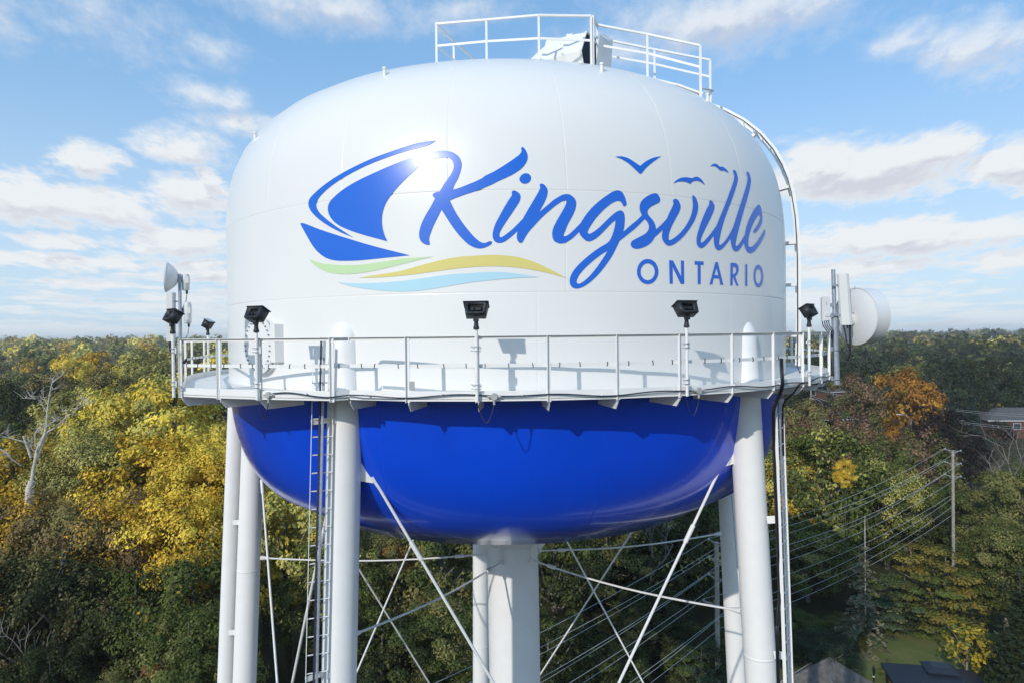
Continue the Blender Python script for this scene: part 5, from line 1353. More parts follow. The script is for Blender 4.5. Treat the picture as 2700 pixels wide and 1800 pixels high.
# garden pieces
p = gpos(2298, 50.5)
gl = thing('garden_lantern', 'slim black garden lantern on the lawn left of the gazebo', 'lantern', p)
MB().tube((0, 0, 0), (0, 0, .9), .05, n=8).build('post', M['pit'], gl, 60)
MB().lathe([(.09, .9), (.11, 1.05), (.09, 1.2), (.02, 1.45)], 8).build('lantern_head', M['cable'], gl)
MB().lathe([(.075, .5), (.085, .55), (.075, .6)], 8).build('band', wht, gl)
p = gpos(2261, 48.3)
gg = tag(MB().lathe([(.02, .5)] + [(.16 * math.sin(q), .66 - .16 * math.cos(q)) for q in np.linspace(.2, 2.9, 10)], 16, Matrix.Translation(p)).tube(p, p + Vector((0, 0, .5)), .05).build('gazing_globe', mat('blue_glass_globe', (.10, .14, .25), .1, .8, coat=1), None, 60), 'shiny blue gazing globe by the shed', 'garden ornament')

# ------------------------------------------------------------------ poles and lines
wood = mat('weathered_pole', (0.36, 0.33, 0.28), .85, .2, var=.3, vscale=6)
wood2 = mat('grey_pole', (0.20, 0.19, 0.18), .85, .2, var=.3, vscale=6)
wire = mat('bare_wire', (0.46, 0.47, 0.48), .4, .5)
insul = mat('insulator', (0.40, 0.42, 0.44), .3, .6)


def pole(label, px, depth, py_top, armlv, arm=None, cross=True, r=.16, wm=wood, dirn=(.8, .6)):
    g0 = gpos(px, depth)
    top = at(px, py_top, EYE.y + depth).z
    H = top - g0.z
    t = thing('utility_pole', label, 'utility pole', g0)
    MB().path([(0, 0, 0), (.0, 0, H)], [r * 1.25, r], 12).build('pole', wm, t, 60)
    sd = Vector((-dirn[1], dirn[0], 0)).normalized()
    att = []
    for dz in armlv:
        for s_ in (-1, 1):
            b = Vector((0, 0, H - dz))
            e = b + sd * (s_ * .70) + Vector((0, 0, .05))
            a_ = MB().bar(b, e, .035, .04).bar(b - Vector((0, 0, .30)), b + sd * (s_ * .42), .025, .025).build('standoff', insul, t)
            MB().lathe([(.05, 0), (.09, .03), (.05, .06), (.09, .09), (.05, .14)], 8, Matrix.Translation(e)).build('insulator', insul, a_)
            att.append(g0 + e + Vector((0, 0, .14)))
    if arm:
        b = Vector((0, .14, H - arm))
        if cross:
            MB().bar(b - sd * 1.25, b + sd * 1.25, .10, .13).build('crossarm', wm, t)
        for s_ in (-1, 1):
            if cross:
                MB().lathe([(.04, 0), (.07, .04), (.04, .14)], 8, Matrix.Translation(b + sd * s_ * 1.15 + Vector((0, 0, .07)))).build('insulator', insul, t)
            att.append(g0 + b + (sd * s_ * 1.15 + Vector((0, 0, .2)) if cross else sd * s_ * .2))
        for dz in (.75, 1.6):
            att.append(g0 + Vector((.17, -.1, H - arm - dz)))
    return t, att


def span(a, b, sag, label, r=.013, group=None):
    pts = []
    for q in range(17):
        t = q / 16
        pts.append(a + (b - a) * t - Vector((0, 0, sag * 4 * t * (1 - t))))
    return tag(MB().path(pts, r, 5).build('power_line', wire, None, 60), label, 'power line', group)


PA, aA = pole('tall pale wooden utility pole beside the right back leg', 1885, 50, 1428, (.05, 1.42, 2.75), 4.9)
PB, aB = pole('pale wooden utility pole standing among the trees on the right', 2511, 67, 1186, (.05, 1.35, 2.65), 4.7, cross=False, r=.13)
PC, aC = pole('grey utility pole in front of the big orange maple', 2328, 140, 1045, (.4, 2.6), None, wm=wood2, r=.17, dirn=(.9, -.3))
PD, aD = pole('far wooden utility pole just below the right end of the balcony', 2137, 176, 1018, (.4, 2.6), None, r=.17, dirn=(.9, -.3))
oE = Vector((-19.0, -5.4, 0)) - gpos(1885, 50)
oE.z = 0
words = ['topmost left', 'topmost right', 'second-level left', 'second-level right', 'third-level left', 'third-level right', 'crossarm left', 'crossarm right', 'upper communication', 'lowest communication']
for k_, (a, b) in enumerate(zip(aA, aB)):
    span(b, a, 1.0 + .12 * (k_ % 3), '%s wire of the span between the two pale utility poles' % words[k_], group='wires between the two pale poles')
    span(a, a + oE, 1.1 + .15 * (k_ % 3), '%s wire running from the tall pale pole behind the tower legs' % words[k_], group='wires behind the tower legs')
oF = gpos(2760, 108)
for k_, (a, b) in enumerate(zip(aC, aD)):
    span(a, b, .9, '%s wire between the two far poles below the balcony end' % ['upper left', 'upper right', 'lower left', 'lower right'][k_], .02, 'wires between the far poles')
    e = Vector((oF.x, oF.y, oF.z + (12.6 if k_ < 2 else 10.4) + (k_ % 2) * .4))
    span(a, e, .8, '%s wire running from the grey pole off to the right edge' % ['upper left', 'upper right', 'lower left', 'lower right'][k_], .02, 'wires running off to the right')


def street_light(label, px, depth, py, rz):
    g0 = gpos(px, depth)
    H = at(px, py, EYE.y + depth).z - g0.z
    t = thing('street_light', label, 'street light', g0, rz)
    MB().path([(0, 0, 0), (0, 0, H)], [.11, .07], 10).build('pole', M['galv'], t, 60)
    MB().path([(0, 0, H - .1), (-.5, 0, H + .5), (-1.3, 0, H + .85), (-1.9, 0, H + .9)], .05, 8).build('arm', M['galv'], t, 60)
    MB().prism([(-1.8, -.12, H + .84), (-2.6, -.10, H + .88), (-2.6, .10, H + .88), (-1.8, .12, H + .84)], (0, 0, .13)).build('lamp_head', wht, t)


street_light('street light on a grey post in front of the dark purple trees', 2401, 118, 1105, 0)
street_light('street light left of the blue spruce under the balcony end', 2168, 126, 1063, 0)
# wind turbine far off
p = gpos(2166, 3200)
wt = thing('wind_turbine', 'tiny white wind turbine on the horizon right of the tank', 'wind turbine', p)
MB().path([(0, 0, 0), (0, 0, 46)], [2.2, 1.3], 8).build('tower', wht, wt, 60)
for a in (100, 220, 340):
    MB().bar((0, -1.5, 46), (26 * math.cos(R(a)), -1.5, 46 + 26 * math.sin(R(a))), 1.0, .6, (0, 1, 0)).build('blade', wht, wt)

# ------------------------------------------------------------------ trees
def leaf_mat(name, stuff=False):
    m = bpy.data.materials.new(name)
    m.use_nodes = True
    t = m.node_tree
    t.nodes.clear()
    q = Nd(t)

    def attr(nm, ty):
        a = q.node('ShaderNodeAttribute', attribute_type=ty, attribute_name=nm)
        return a
    if stuff:
        base = attr('leafcol', 'GEOMETRY').outputs['Color']
    else:
        c1 = attr('c1', 'OBJECT').outputs['Color']
        c2 = attr('c2', 'OBJECT').outputs['Color']
        mx = attr('mixv', 'GEOMETRY').outputs['Fac']
        bal = attr('bal', 'OBJECT').outputs['Fac']
        f = q.ramp(q.m('ADD', mx, q.m('SUBTRACT', bal, 0.5)), .38, .62)
        base = q.mix(f, c1, c2)
    ti = attr('tint', 'GEOMETRY').outputs['Fac']
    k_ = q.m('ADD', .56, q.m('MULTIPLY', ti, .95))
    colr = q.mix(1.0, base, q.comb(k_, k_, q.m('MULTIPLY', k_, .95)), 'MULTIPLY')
    d = q.node('ShaderNodeBsdfDiffuse')
    q.put(d.inputs[0], colr)
    tr = q.node('ShaderNodeBsdfTranslucent')
    q.put(tr.inputs[0], colr)
    gl = q.node('ShaderNodeBsdfGlossy')
    gl.inputs['Roughness'].default_value = .55
    gl.inputs[0].default_value = (1, 1, 1, 1)
    s1 = q.node('ShaderNodeMixShader')
    s1.inputs[0].default_value = .14
    q.put(s1.inputs[1], d.outputs[0])
    q.put(s1.inputs[2], tr.outputs[0])
    s2 = q.node('ShaderNodeMixShader')
    s2.inputs[0].default_value = .012
    q.put(s2.inputs[1], s1.outputs[0])
    q.put(s2.inputs[2], gl.outputs[0])
    o = q.node('ShaderNodeOutputMaterial')
    q.put(o.inputs[0], s2.outputs[0])
    return m


LEAF = leaf_mat('leaves')
LEAFS = leaf_mat('far_leaves', True)
BARK = mat('bark', (0.085, 0.072, 0.058), .9, .15, var=.35, vscale=4, bump=.03, bscale=9)
LIMBM = mat('limb_bark', (0.24, 0.215, 0.18), .9, .15, var=.35, vscale=4)
PALE = mat('weathered_deadwood', (0.58, 0.53, 0.46), .85, .2, var=.3, vscale=5, bump=.02, bscale=12)
GREYB = mat('bare_twigs', (0.25, 0.225, 0.20), .9, .15, var=.2, vscale=4)


def quads(pos, nrm, rng, L, W, fold=.25):
    """one folded, leaf-shaped quad per point"""
    n = len(pos)
    nrm = nrm / np.maximum(np.linalg.norm(nrm, axis=1, keepdims=True), 1e-6)
    t = rng.normal(size=(n, 3))
    u = np.cross(nrm, t)
    u /= np.maximum(np.linalg.norm(u, axis=1, keepdims=True), 1e-6)
    v = np.cross(nrm, u)
    L = L[:, None]
    W = W[:, None]
    V = np.empty((n, 4, 3))
    V[:, 0] = pos - u * L * .5
    V[:, 1] = pos + v * W * .5 - nrm * W * fold - u * L * .06
    V[:, 2] = pos + u * L * .5 - nrm * L * .12
    V[:, 3] = pos - v * W * .5 - nrm * W * fold + u * L * .04
    return V.reshape(-1, 3)


def mesh_quads(name, V, tint, mixv, mt, colr=None):
    n = len(V) // 4
    me = bpy.data.meshes.new(name)
    me.vertices.add(4 * n)
    me.vertices.foreach_set('co', V.astype(np.float32).ravel())
    me.loops.add(4 * n)
    me.loops.foreach_set('vertex_index', np.arange(4 * n, dtype=np.int32))
    me.polygons.add(n)
    me.polygons.foreach_set('loop_start', np.arange(0, 4 * n, 4, dtype=np.int32))
    me.update(calc_edges=True)
    a = me.attributes.new('tint', 'FLOAT', 'FACE')
    a.data.foreach_set('value', tint.astype(np.float32))
    if mixv is not None:
        a = me.attributes.new('mixv', 'FLOAT', 'FACE')
        a.data.foreach_set('value', mixv.astype(np.float32))
    if colr is not None:
        a = me.attributes.new('leafcol', 'FLOAT_COLOR', 'FACE')
        c4 = np.ones((n, 4), np.float32)
        c4[:, :3] = colr
        a.data.foreach_set('color', c4.ravel())
    me.materials.append(mt)
    return me


def crown_points(rng, nc, per, leaf, cr=.27, flat=.75, up=.45, layered=False, core=.05):
    """unit crown: clumps of leaves over an uneven rounded volume"""
    d = rng.normal(size=(nc, 3))
    d[:, 2] = d[:, 2] * .95 + .22
    d /= np.linalg.norm(d, axis=1, keepdims=True)
    lob = rng.normal(size=(7, 3))
    lob /= np.linalg.norm(lob, axis=1, keepdims=True)
    bulge = np.max(d @ lob.T, axis=1)
    rho = (.60 + .34 * rng.random(nc) ** .7) * (.80 + .26 * bulge)
    c = d * rho[:, None]
    low = c[:, 2] < -.45
    c[low, :2] *= .72
    if layered:
        c[:, 2] = np.round(c[:, 2] * 4 + rng.random(nc) * .5) / 4
    rc = cr * (.65 + .7 * rng.random(nc))
    pos, nrm, tint, mixv = [], [], [], []
    cm = rng.random(nc)
    side = lob[0]
    cm = np.clip(.55 * cm + .45 * (c @ side * .5 + .5), 0, 1)
    ct = rng.random(nc) * .58
    for i in range(nc):
        m = int(per * (.7 + .6 * rng.random()))
        b = rng.normal(size=(m, 3))
        b /= np.linalg.norm(b, axis=1, keepdims=True)
        q = b * (rng.random(m) ** .45)[:, None]
        q[:, 2] *= flat
        p = c[i] + q * rc[i]
        nv = b * .75 + d[i] * .45 + np.array([0, 0, up]) + rng.normal(size=(m, 3)) * .33
        pos.append(p)
        nrm.append(nv)
        tint.append(np.clip(ct[i] + .42 * rng.random(m), 0, 1.1))
        mixv.append(np.clip(cm[i] + rng.normal(size=m) * .10, 0, 1))
    pos, nrm = np.concatenate(pos), np.concatenate(nrm)
    tint, mixv = np.concatenate(tint), np.concatenate(mixv)
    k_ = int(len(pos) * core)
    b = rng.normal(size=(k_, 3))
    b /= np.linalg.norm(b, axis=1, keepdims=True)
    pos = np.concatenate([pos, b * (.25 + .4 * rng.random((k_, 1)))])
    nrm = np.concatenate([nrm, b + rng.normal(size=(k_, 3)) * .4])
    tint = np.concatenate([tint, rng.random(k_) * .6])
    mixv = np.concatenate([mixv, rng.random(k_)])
    L = leaf * (.6 + .75 * rng.random(len(pos)))
    L[-k_:] *= 1.6
    return pos, nrm, tint, mixv, L


def crown_mesh(name, seed, nc, per, leaf, **kw):
    rng = np.random.default_rng(seed)
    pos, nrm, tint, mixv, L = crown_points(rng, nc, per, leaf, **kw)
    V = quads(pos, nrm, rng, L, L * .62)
    return mesh_quads(name, V, tint, mixv, LEAF)


NEAR = [crown_mesh('crown', 100 + i, (125, 105, 140, 115, 100, 130)[i], (230, 185, 150, 210, 130, 195)[i], (.037, .043, .050, .039, .056, .042)[i], cr=(.17, .20, .16, .19, .21, .175)[i], flat=(.75, .6, .8, .7, .55, .75)[i]) for i in range(6)]
MID = [crown_mesh('crown', 200 + i, 85, 85, .070, cr=(.20, .23, .21, .18)[i]) for i in range(4)]
LOW = [crown_mesh('crown', 300 + i, 55, 42, .125, cr=.23) for i in range(4)]
PINE = [crown_mesh('crown', 400 + i, 90, 120, .055, cr=.24, flat=.28, up=.9, layered=True, core=.06) for i in range(2)]
BIGL = [crown_mesh('crown', 450, 40, 22, .15, cr=.24, flat=.8)]


def limb_mesh(seed, n=9):
    rr_ = random.Random(seed)
    mb = MB()
    for i in range(n):
        a = rr_.uniform(0, 6.28)
        z0 = rr_.uniform(-1.0, -.1)
        L = rr_.uniform(.5, .85)
        e = rr_.uniform(.4, 1.1)
        p = [Vector((0, 0, z0))]
        for s_ in (.35, .7, 1.0):
            p.append(Vector((math.cos(a + .3 * s_) * L * s_, math.sin(a + .3 * s_) * L * s_, z0 + e * s_ * .8 + rr_.uniform(-.10, .10))))
        mb.path(smooth(p, 3), [.024 * (1 - .085 * q_) for q_ in range(len(smooth(p, 3)))], 6)
    mb.path([(0, 0, -1.1), (.02, .03, -.2), (-.03, .02, .75)], [.05, .035, .008], 8)
    return mb.mesh('limb', LIMBM, 60)


LIMB = [limb_mesh(i) for i in range(4)]
TRUNK = MB().path([(0, 0, 0), (.2, .1, .35), (0, .2, .7), (.1, 0, 1)], [1.25, 1.0, .85, .6], 9).mesh('trunk', BARK, 60)


def spruce_mesh(name, seed, lv, nb, sparse=0.0, droop=.35):
    rng = np.random.default_rng(seed)
    P, N_, T, L_ = [], [], [], []
    for i in range(lv):
        f = i / (lv - 1)
        z = .10 + .88 * f
        rad_ = .235 * (1 - f) ** .85 + .006
        for k_ in range(nb):
            if rng.random() < sparse:
                continue
            a = rng.random() * 6.283
            rl_ = rad_ * (.75 + .35 * rng.random())
            m = max(3, int(11 * rl_ / .235))
            for j in range(m):
                s_ = (j + .6) / m
                w = .02 * (1 - s_ * .6)
                for _ in range(3):
                    P.append((math.cos(a) * rl_ * s_ + rng.normal() * w, math.sin(a) * rl_ * s_ + rng.normal() * w, z - droop * rl_ * s_ + .25 * rl_ * s_ * s_ + rng.normal() * .006))
                    N_.append((math.cos(a) * .45 + rng.normal() * .3, math.sin(a) * .45 + rng.normal() * .3, .9))
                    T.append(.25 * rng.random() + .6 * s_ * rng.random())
                    L_.append(.030 * (.7 + .6 * rng.random()))
    P, N_, T, L_ = map(np.array, (P, N_, T, L_))
    V = quads(P, N_, rng, L_ * 1.3, L_ * .55, .35)
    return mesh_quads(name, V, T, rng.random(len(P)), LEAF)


SPRUCE = [spruce_mesh('needles', 500 + i, 24, 12) for i in range(2)]
THIN = spruce_mesh('needles', 510, 15, 6, .15, .75)


def hzn(px):
    return 883.5 - .01134 * (px - 1350)


def tree(label, px, py, depth, r, c1, c2=None, bal=.5, kind='broad', hr=None, group=None, name=None, tr=None, cat='tree', frac=None, seed=None):
    """a tree whose top shows at photo pixel (px, py) when it stands 'depth' metres away"""
    rs = random.Random(seed if seed is not None else int(px * 13 + py * 7 + depth))
    g0 = gpos(px, depth)
    top = at(px, py, EYE.y + depth).z
    H = max(top - g0.z, 1.0)
    c2 = c2 or c1
    near, mid = depth < 80, depth < 185
    t = thing(name or ('spruce' if kind in ('spruce', 'thin') else 'tree'), label, cat, g0, rs.uniform(0, 6.28), group)
    t['kindname'] = kind
    del t['kindname']
    if kind in ('spruce', 'thin'):
        tk = link('trunk', TRUNK, t)
        w = .0065 if kind == 'thin' else .012
        tk.scale = (w * H, w * H, H * .97)
        cr_ = link('crown', THIN if kind == 'thin' else rs.choice(SPRUCE), t)
        cr_.scale = (r / .235, r / .235, H)
    else:
        hc = hr if hr else min(r * 1.25, H * .48)
        src = {'pine': PINE, 'bigleaf': BIGL}.get(kind) or (NEAR if near else MID if mid else LOW)
        cr_ = link('crown', rs.choice(src), t)
        cr_.scale = (r, r, hc)
        cr_.location = (0, 0, H - hc * .98)
        tk = link('trunk', TRUNK, t)
        w = tr or max(.10, .028 * r + .010 * H)
        tk.scale = (w, w, max(H - hc, .5))
        if near and r > 2:
            lb_ = link('limb', rs.choice(LIMB), cr_)
    cr_['c1'] = [float(q) for q in c1]
    cr_['c2'] = [float(q) for q in c2]
    cr_['bal'] = float(bal)
    return t


YEL = (0.8, 0.6, 0.08)
GOLD = (0.6, 0.37, 0.036)
YGR = (0.5, 0.455, 0.125)
OLV = (0.225, 0.205, 0.068)
GRN = (0.092, 0.115, 0.026)
DGR_SHADE = (0.034, 0.042, 0.013)  # dark green leaves with the cloud shade over the woods put into the colour
BGR_SHADE = (0.036, 0.054, 0.03)  # blue-green leaves, darkened to carry cloud shade over the right wood
BLU = (0.045, 0.07, 0.062)
ORG = (0.34, 0.155, 0.03)
RUS = (0.24, 0.142, 0.092)
PUR = (0.02, 0.013, 0.013)
BRN = (0.215, 0.145, 0.062)

HERO = [
    # left wood: near trees
    ('tall yellow tree with its crest just below the left corner of the balcony', 455, 968, 63, 6.6, YEL, YGR, .40),
    ('pale yellow-green tree left of the tall yellow crest', 335, 985, 67, 6.0, YGR, YEL, .45),
    ('yellow-green tree behind the bare snag on the left', 215, 1010, 72, 6.0, YGR, OLV, .45),
    ('yellow tree half hidden by the left back leg', 600, 1075, 60, 5.6, YEL, YGR, .45),
    ('golden tree in the middle of the left wood', 400, 1125, 55, 5.6, YEL, GOLD, .5),
    ('golden tree beside the left back leg', 540, 1160, 53, 5.0, GOLD, YEL, .5),
    ('yellow-green tree in front of the bare snag', 215, 1120, 56, 5.0, YGR, OLV, .4),
    ('gold and olive tree at the left edge below the snag', 30, 1130, 58, 5.4, GOLD, OLV, .45),
    ('bright golden tree low in the left wood', 470, 1285, 47, 4.8, GOLD, YEL, .45),
    ('brownish gold tree low in the left wood', 315, 1290, 48, 5.0, BRN, GOLD, .4),
    ('olive and amber tree low on the left', 165, 1320, 47, 5.0, BRN, OLV, .5),
    ('amber and olive tree at the left edge halfway down', 25, 1290, 48, 4.8, BRN, GOLD, .35),
    ('yellow and green tree seen between the left legs', 745, 1270, 52, 4.8, YGR, YEL, .4),
    ('yellow tree showing just left of the ladder under the bowl', 690, 1180, 58, 5.0, YEL, GOLD, .5),
    ('dark green tree at the lower left corner', 60, 1450, 42, 4.8, DGR_SHADE, OLV, .2),
    ('dark green tree with a leaning trunk at the lower left', 210, 1470, 43, 4.6, DGR_SHADE, BRN, .25),
    ('dark green tree low in the shade of the left wood', 345, 1490, 42, 4.4, DGR_SHADE, GRN, .4),
    ('dark green and gold tree low beside the left pipe', 500, 1440, 43, 4.2, GRN, GOLD, .22),
    ('mid green rounded tree at the foot of the left pipe', 480, 1585, 37, 4.2, GRN, OLV, .35),
    ('small orange shrub at the bottom by the left pipe', 400, 1745, 36.5, 1.5, ORG, RUS, .4),
    ('low green shrub at the bottom left', 290, 1765, 36, 2.0, OLV, GRN, .5),
    ('low dark shrub at the bottom left corner', 110, 1700, 37, 3.2, DGR_SHADE, GRN, .3),
    # behind the tower legs
    ('green tree with a yellow side behind the front left leg', 860, 1390, 50, 4.4, GRN, YGR, .3),
    ('orange and olive tree right of the front left leg', 985, 1400, 54, 3.6, ORG, OLV, .6),
    ('olive green tree left of the riser', 1110, 1370, 56, 5.2, OLV, GRN, .6),
    ('green tree low between the front left leg and the riser', 1000, 1600, 46, 4.4, GRN, DGR_SHADE, .5),
    ('dark green tree low left of the riser', 1150, 1560, 48, 4.2, GRN, OLV, .35),
    ('dark green tree directly right of the riser', 1450, 1350, 55, 5.2, DGR_SHADE, GRN, .4),
    ('dark green tree behind the crossing rods', 1590, 1360, 60, 5.4, DGR_SHADE, OLV, .3),
    ('dark tree with a few yellow boughs near the tall pale pole', 1740, 1350, 61, 5.2, DGR_SHADE, YGR, .22),
    ('dark green tree behind the tall pale pole', 1860, 1300, 66, 5.4, DGR_SHADE, GRN, .35),
    ('dark understorey tree low right of the riser', 1440, 1620, 47, 3.8, DGR_SHADE, GRN, .3),
    ('dark tree filling the gap right of the crossing rods', 1690, 1540, 54, 4.4, DGR_SHADE, GRN, .3),
    ('dark shrub low between the crossing rods', 1600, 1660, 49, 3.2, DGR_SHADE, GRN, .35),
    ('dark green shrub just left of the tall pale pole', 1760, 1640, 55, 3.4, DGR_SHADE, OLV, .25),
    ('dark green shrub behind the right back leg', 1950, 1610, 52, 3.2, GRN, DGR_SHADE, .4),
    ('dark green shrub right of the front right leg', 2070, 1600, 56, 3.4, GRN, DGR_SHADE, .4),
    ('blue-green shrub at the foot of the tall pale pole', 1840, 1690, 48, 2.6, BGR_SHADE, GRN, .4),
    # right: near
    ('tall yellow-green tree right of the right ladder', 2160, 1108, 72, 6.8, GRN, YGR, .30),
    ('yellow and orange tree between the right leg and the ladder', 2040, 1190, 74, 5.2, YGR, GOLD, .45),
    ('green tree low right of the right ladder', 2125, 1370, 66, 4.8, GRN, OLV, .35),
    ('small bright yellow tree in front of the rust maples', 2226, 1206, 63, 1.25, YEL, GOLD, .5, .06),
    ('yellow-green tree right of the small bright yellow one', 2335, 1205, 75, 5.2, GRN, YGR, .36),
    ('rust-coloured maple behind the tall yellow-green tree', 2250, 1098, 92, 5.2, RUS, BRN, .4),
    ('second rust maple at the end of the ladder top', 2125, 1095, 100, 4.8, RUS, BRN, .5),
    ('green maple turning rust in front of the dark purple trees', 2420, 1125, 90, 5.0, GRN, RUS, .52),
    ('green tree with rusty tips below the grey pole', 2335, 1140, 86, 5.0, GRN, RUS, .35),
    ('dark green tree in the middle of the right wood', 2395, 1255, 75, 5.2, DGR_SHADE, GRN, .4),
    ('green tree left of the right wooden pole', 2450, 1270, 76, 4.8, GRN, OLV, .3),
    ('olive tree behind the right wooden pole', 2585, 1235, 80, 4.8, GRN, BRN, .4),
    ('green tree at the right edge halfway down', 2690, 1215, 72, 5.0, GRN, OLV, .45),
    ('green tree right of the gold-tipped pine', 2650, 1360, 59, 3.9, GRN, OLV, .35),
    ('dark green tree at the right edge above the spruce', 2700, 1400, 58, 4.4, DGR_SHADE, GRN, .4),
    ('dark bluish sumac tree behind the shed', 2172, 1655, 50, 2.7, BGR_SHADE, DGR_SHADE, .4),
    ('olive and rust hedge shrub at the lawn edge', 2335, 1640, 61, 2.2, OLV, BRN, .4),
    ('green hedge shrub left of the column cypress', 2225, 1655, 60, 2.2, GRN, BRN, .35),
    ('green hedge shrub behind the lawn left of the catalpa', 2425, 1630, 61, 2.4, GRN, OLV, .4),
    ('small round green bush on the lawn', 2346, 1740, 50.5, 1.0, GRN, OLV, .3),
    ('dark shrub in the corner behind the catalpa', 2610, 1690, 52, 2.2, DGR_SHADE, GRN, .3),
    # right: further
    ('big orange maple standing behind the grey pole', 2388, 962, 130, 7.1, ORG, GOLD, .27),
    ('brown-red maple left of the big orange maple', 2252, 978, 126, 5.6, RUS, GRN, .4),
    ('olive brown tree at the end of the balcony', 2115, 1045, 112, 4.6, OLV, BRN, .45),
    ('large dark blue-green tree right of the orange maple', 2500, 930, 172, 8.6, BGR_SHADE, DGR_SHADE, .35),
    ('dark green tree right of the large blue-green one', 2625, 940, 180, 7.6, DGR_SHADE, BGR_SHADE, .4),
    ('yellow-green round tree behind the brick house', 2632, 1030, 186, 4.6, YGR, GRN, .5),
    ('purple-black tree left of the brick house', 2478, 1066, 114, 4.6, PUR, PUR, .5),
    ('second purple-black tree in front of the grey pole line', 2530, 1120, 108, 4.8, PUR, DGR_SHADE, .3),
    ('low purple-black tree at the foot of the brick house', 2640, 1105, 150, 3.4, PUR, DGR_SHADE, .4),
    ('dark purple tree below the end of the balcony', 2140, 1045, 132, 3.0, PUR, DGR_SHADE, .3),
    ('dark green tree at the right edge by the roof', 2700, 1000, 188, 6.0, DGR_SHADE, GRN, .4),
    # left: further
    ('bright yellow round tree far in the left wood', 190, 928, 182, 6.6, YEL, YEL, .5),
    ('orange tree beside the bright yellow far one', 252, 922, 196, 5.0, ORG, GOLD, .6),
    ('broad olive tree at the left end of the balcony', 385, 908, 170, 8.0, OLV, YGR, .3),
    ('dark green tree at the left edge behind the snag', 60, 985, 115, 7.2, DGR_SHADE, GRN, .35),
    ('second dark green tree left of the snag', 165, 990, 105, 5.6, DGR_SHADE, BRN, .3),
    ('reddish brown tree behind the pale yellow-green crest', 290, 960, 120, 5.0, BRN, OLV, .5),
]
for h in HERO:
    tree(h[0], *h[1:5], h[5], h[6], h[7], tr=h[8] if len(h) > 8 else None)
tree('white pine with golden needle clusters left of the catalpa', 2485, 1438, 59, 4.3, GRN, (.22, .165, .03), .42, 'pine', hr=4.3, name='pine')
tree('soft green pine between the dead spruce and the golden pine', 2385, 1500, 60, 3.7, (.060, .085, .045), GRN, .5, 'pine', hr=3.4, name='pine')
tree('green pine low behind the dead spruce', 2322, 1540, 60, 2.7, BGR_SHADE, OLV, .4, 'pine', hr=3.0, name='pine')
tree('catalpa with large yellowing leaves on a thin trunk by the gazebo', 2545, 1630, 49.5, 2.05, (.15, .165, .03), (.40, .29, .03), .38, 'bigleaf', hr=2.1, name='catalpa', tr=.09)
tree('half-dead thin spruce with a pale trunk', 2277, 1438, 56, 2.7, (.21, .225, .145), (.26, .19, .12), .4, 'thin')
tree('dark spruce in the lower right corner', 2688, 1555, 46.5, 3.0, BGR_SHADE, DGR_SHADE, .5, 'spruce')
tree('blue spruce behind the purple-black trees, left one', 2505, 1032, 152, 3.4, BLU, BLU, .5, 'spruce')
tree('blue spruce behind the purple-black trees, right one', 2562, 1044, 150, 3.8, BLU, BLU, .5, 'spruce')
tree('blue spruce right of the far street light', 2188, 1040, 134, 3.4, BLU, BGR_SHADE, .5, 'spruce')
tree('narrow column cypress at the edge of the lawn', 2268, 1645, 55.5, .66, (.085, .10, .022), (.085, .10, .022), .5, 'broad', hr=1.9, name='column_cypress')

# trunk of the thin spruce is pale
for o in bpy.data.objects:
    if o.name.startswith('spruce') and o.get('label', '').startswith('half-dead'):
        for ch in o.children:
            if ch.name.startswith('trunk'):
                ch.data = TRUNK.copy()
                ch.data.materials.clear()
                ch.data.materials.append(PALE)

# bare snag on the left, drawn limb by limb
SN = None
snag = [([(300, 1440), (320, 1310), (352, 1180), (420, 1010), (437, 930), (441, 850), (452, 730), (470, 620), (486, 545), (500, 505)], .13, .02),
        ([(345, 1260), (395, 1120), (440, 1000), (520, 950), (605, 868), (700, 790), (770, 748), (865, 722)], .09, .012),
        ([(437, 940), (520, 880), (515, 884)], .04, .01), ([(490, 530), (540, 490), (590, 450)], .035, .01), ([(488, 545), (498, 505), (465, 470)], .03, .01),
        ([(290, 1230), (268, 1160), (240, 1090), (220, 1025)], .09, .07), ([(235, 1085), (160, 1065), (90, 1045), (0, 1020)], .05, .012),
        ([(330, 1300), (335, 1200), (370, 1090), (418, 1000), (425, 940)], .09, .04), ([(335, 1130), (335, 990), (420, 935)], .05, .02),
        ([(620, 860), (625, 800), (580, 795)], .025, .008), ([(330, 680), (295, 650), (270, 625)], .025, .01), ([(330, 682), (260, 675), (195, 675)], .02, .008),
        ([(310, 630), (295, 590)], .02, .008), ([(437, 800), (400, 740), (370, 690)], .04, .012), ([(700, 790), (735, 740), (790, 720), (850, 690)], .03, .006), ([(605, 868), (560, 850), (520, 890)], .02, .006), ([(770, 748), (800, 700), (790, 670)], .022, .006), ([(452, 730), (420, 690), (405, 640), (380, 600)], .03, .006), ([(470, 620), (500, 590), (540, 585)], .02, .006), ([(352, 1180), (300, 1150), (300, 1080)], .04, .01), ([(90, 1045), (60, 1010), (20, 1005)], .02, .006), ([(0, 1150), (60, 1190), (120, 1250), (200, 1310)], .05, .02), ([(420, 1010), (380, 980), (345, 985), (330, 1010)], .03, .008), ([(300, 1450), (285, 1500), (275, 1560), (270, 1900)], .20, .28)]
for i, (pl, r0, r1) in enumerate(snag):
    pts = smooth([at(x / 3.563, 860 + y / 3.563, 26.5 + .5 * math.sin(i * 2.1) + .002 * (x - 300)) for x, y in pl], 4)
    rr_ = [r0 + (r1 - r0) * k_ / (len(pts) - 1) for k_ in range(len(pts))]
    mb = MB().path(pts, rr_, 7)
    if SN is None:
        SN = tag(mb.build('dead_tree', PALE, None, 60), 'bleached bare dead tree rising out of the left wood', 'dead tree')
    else:
        mb.build('branch', PALE, SN, 60)


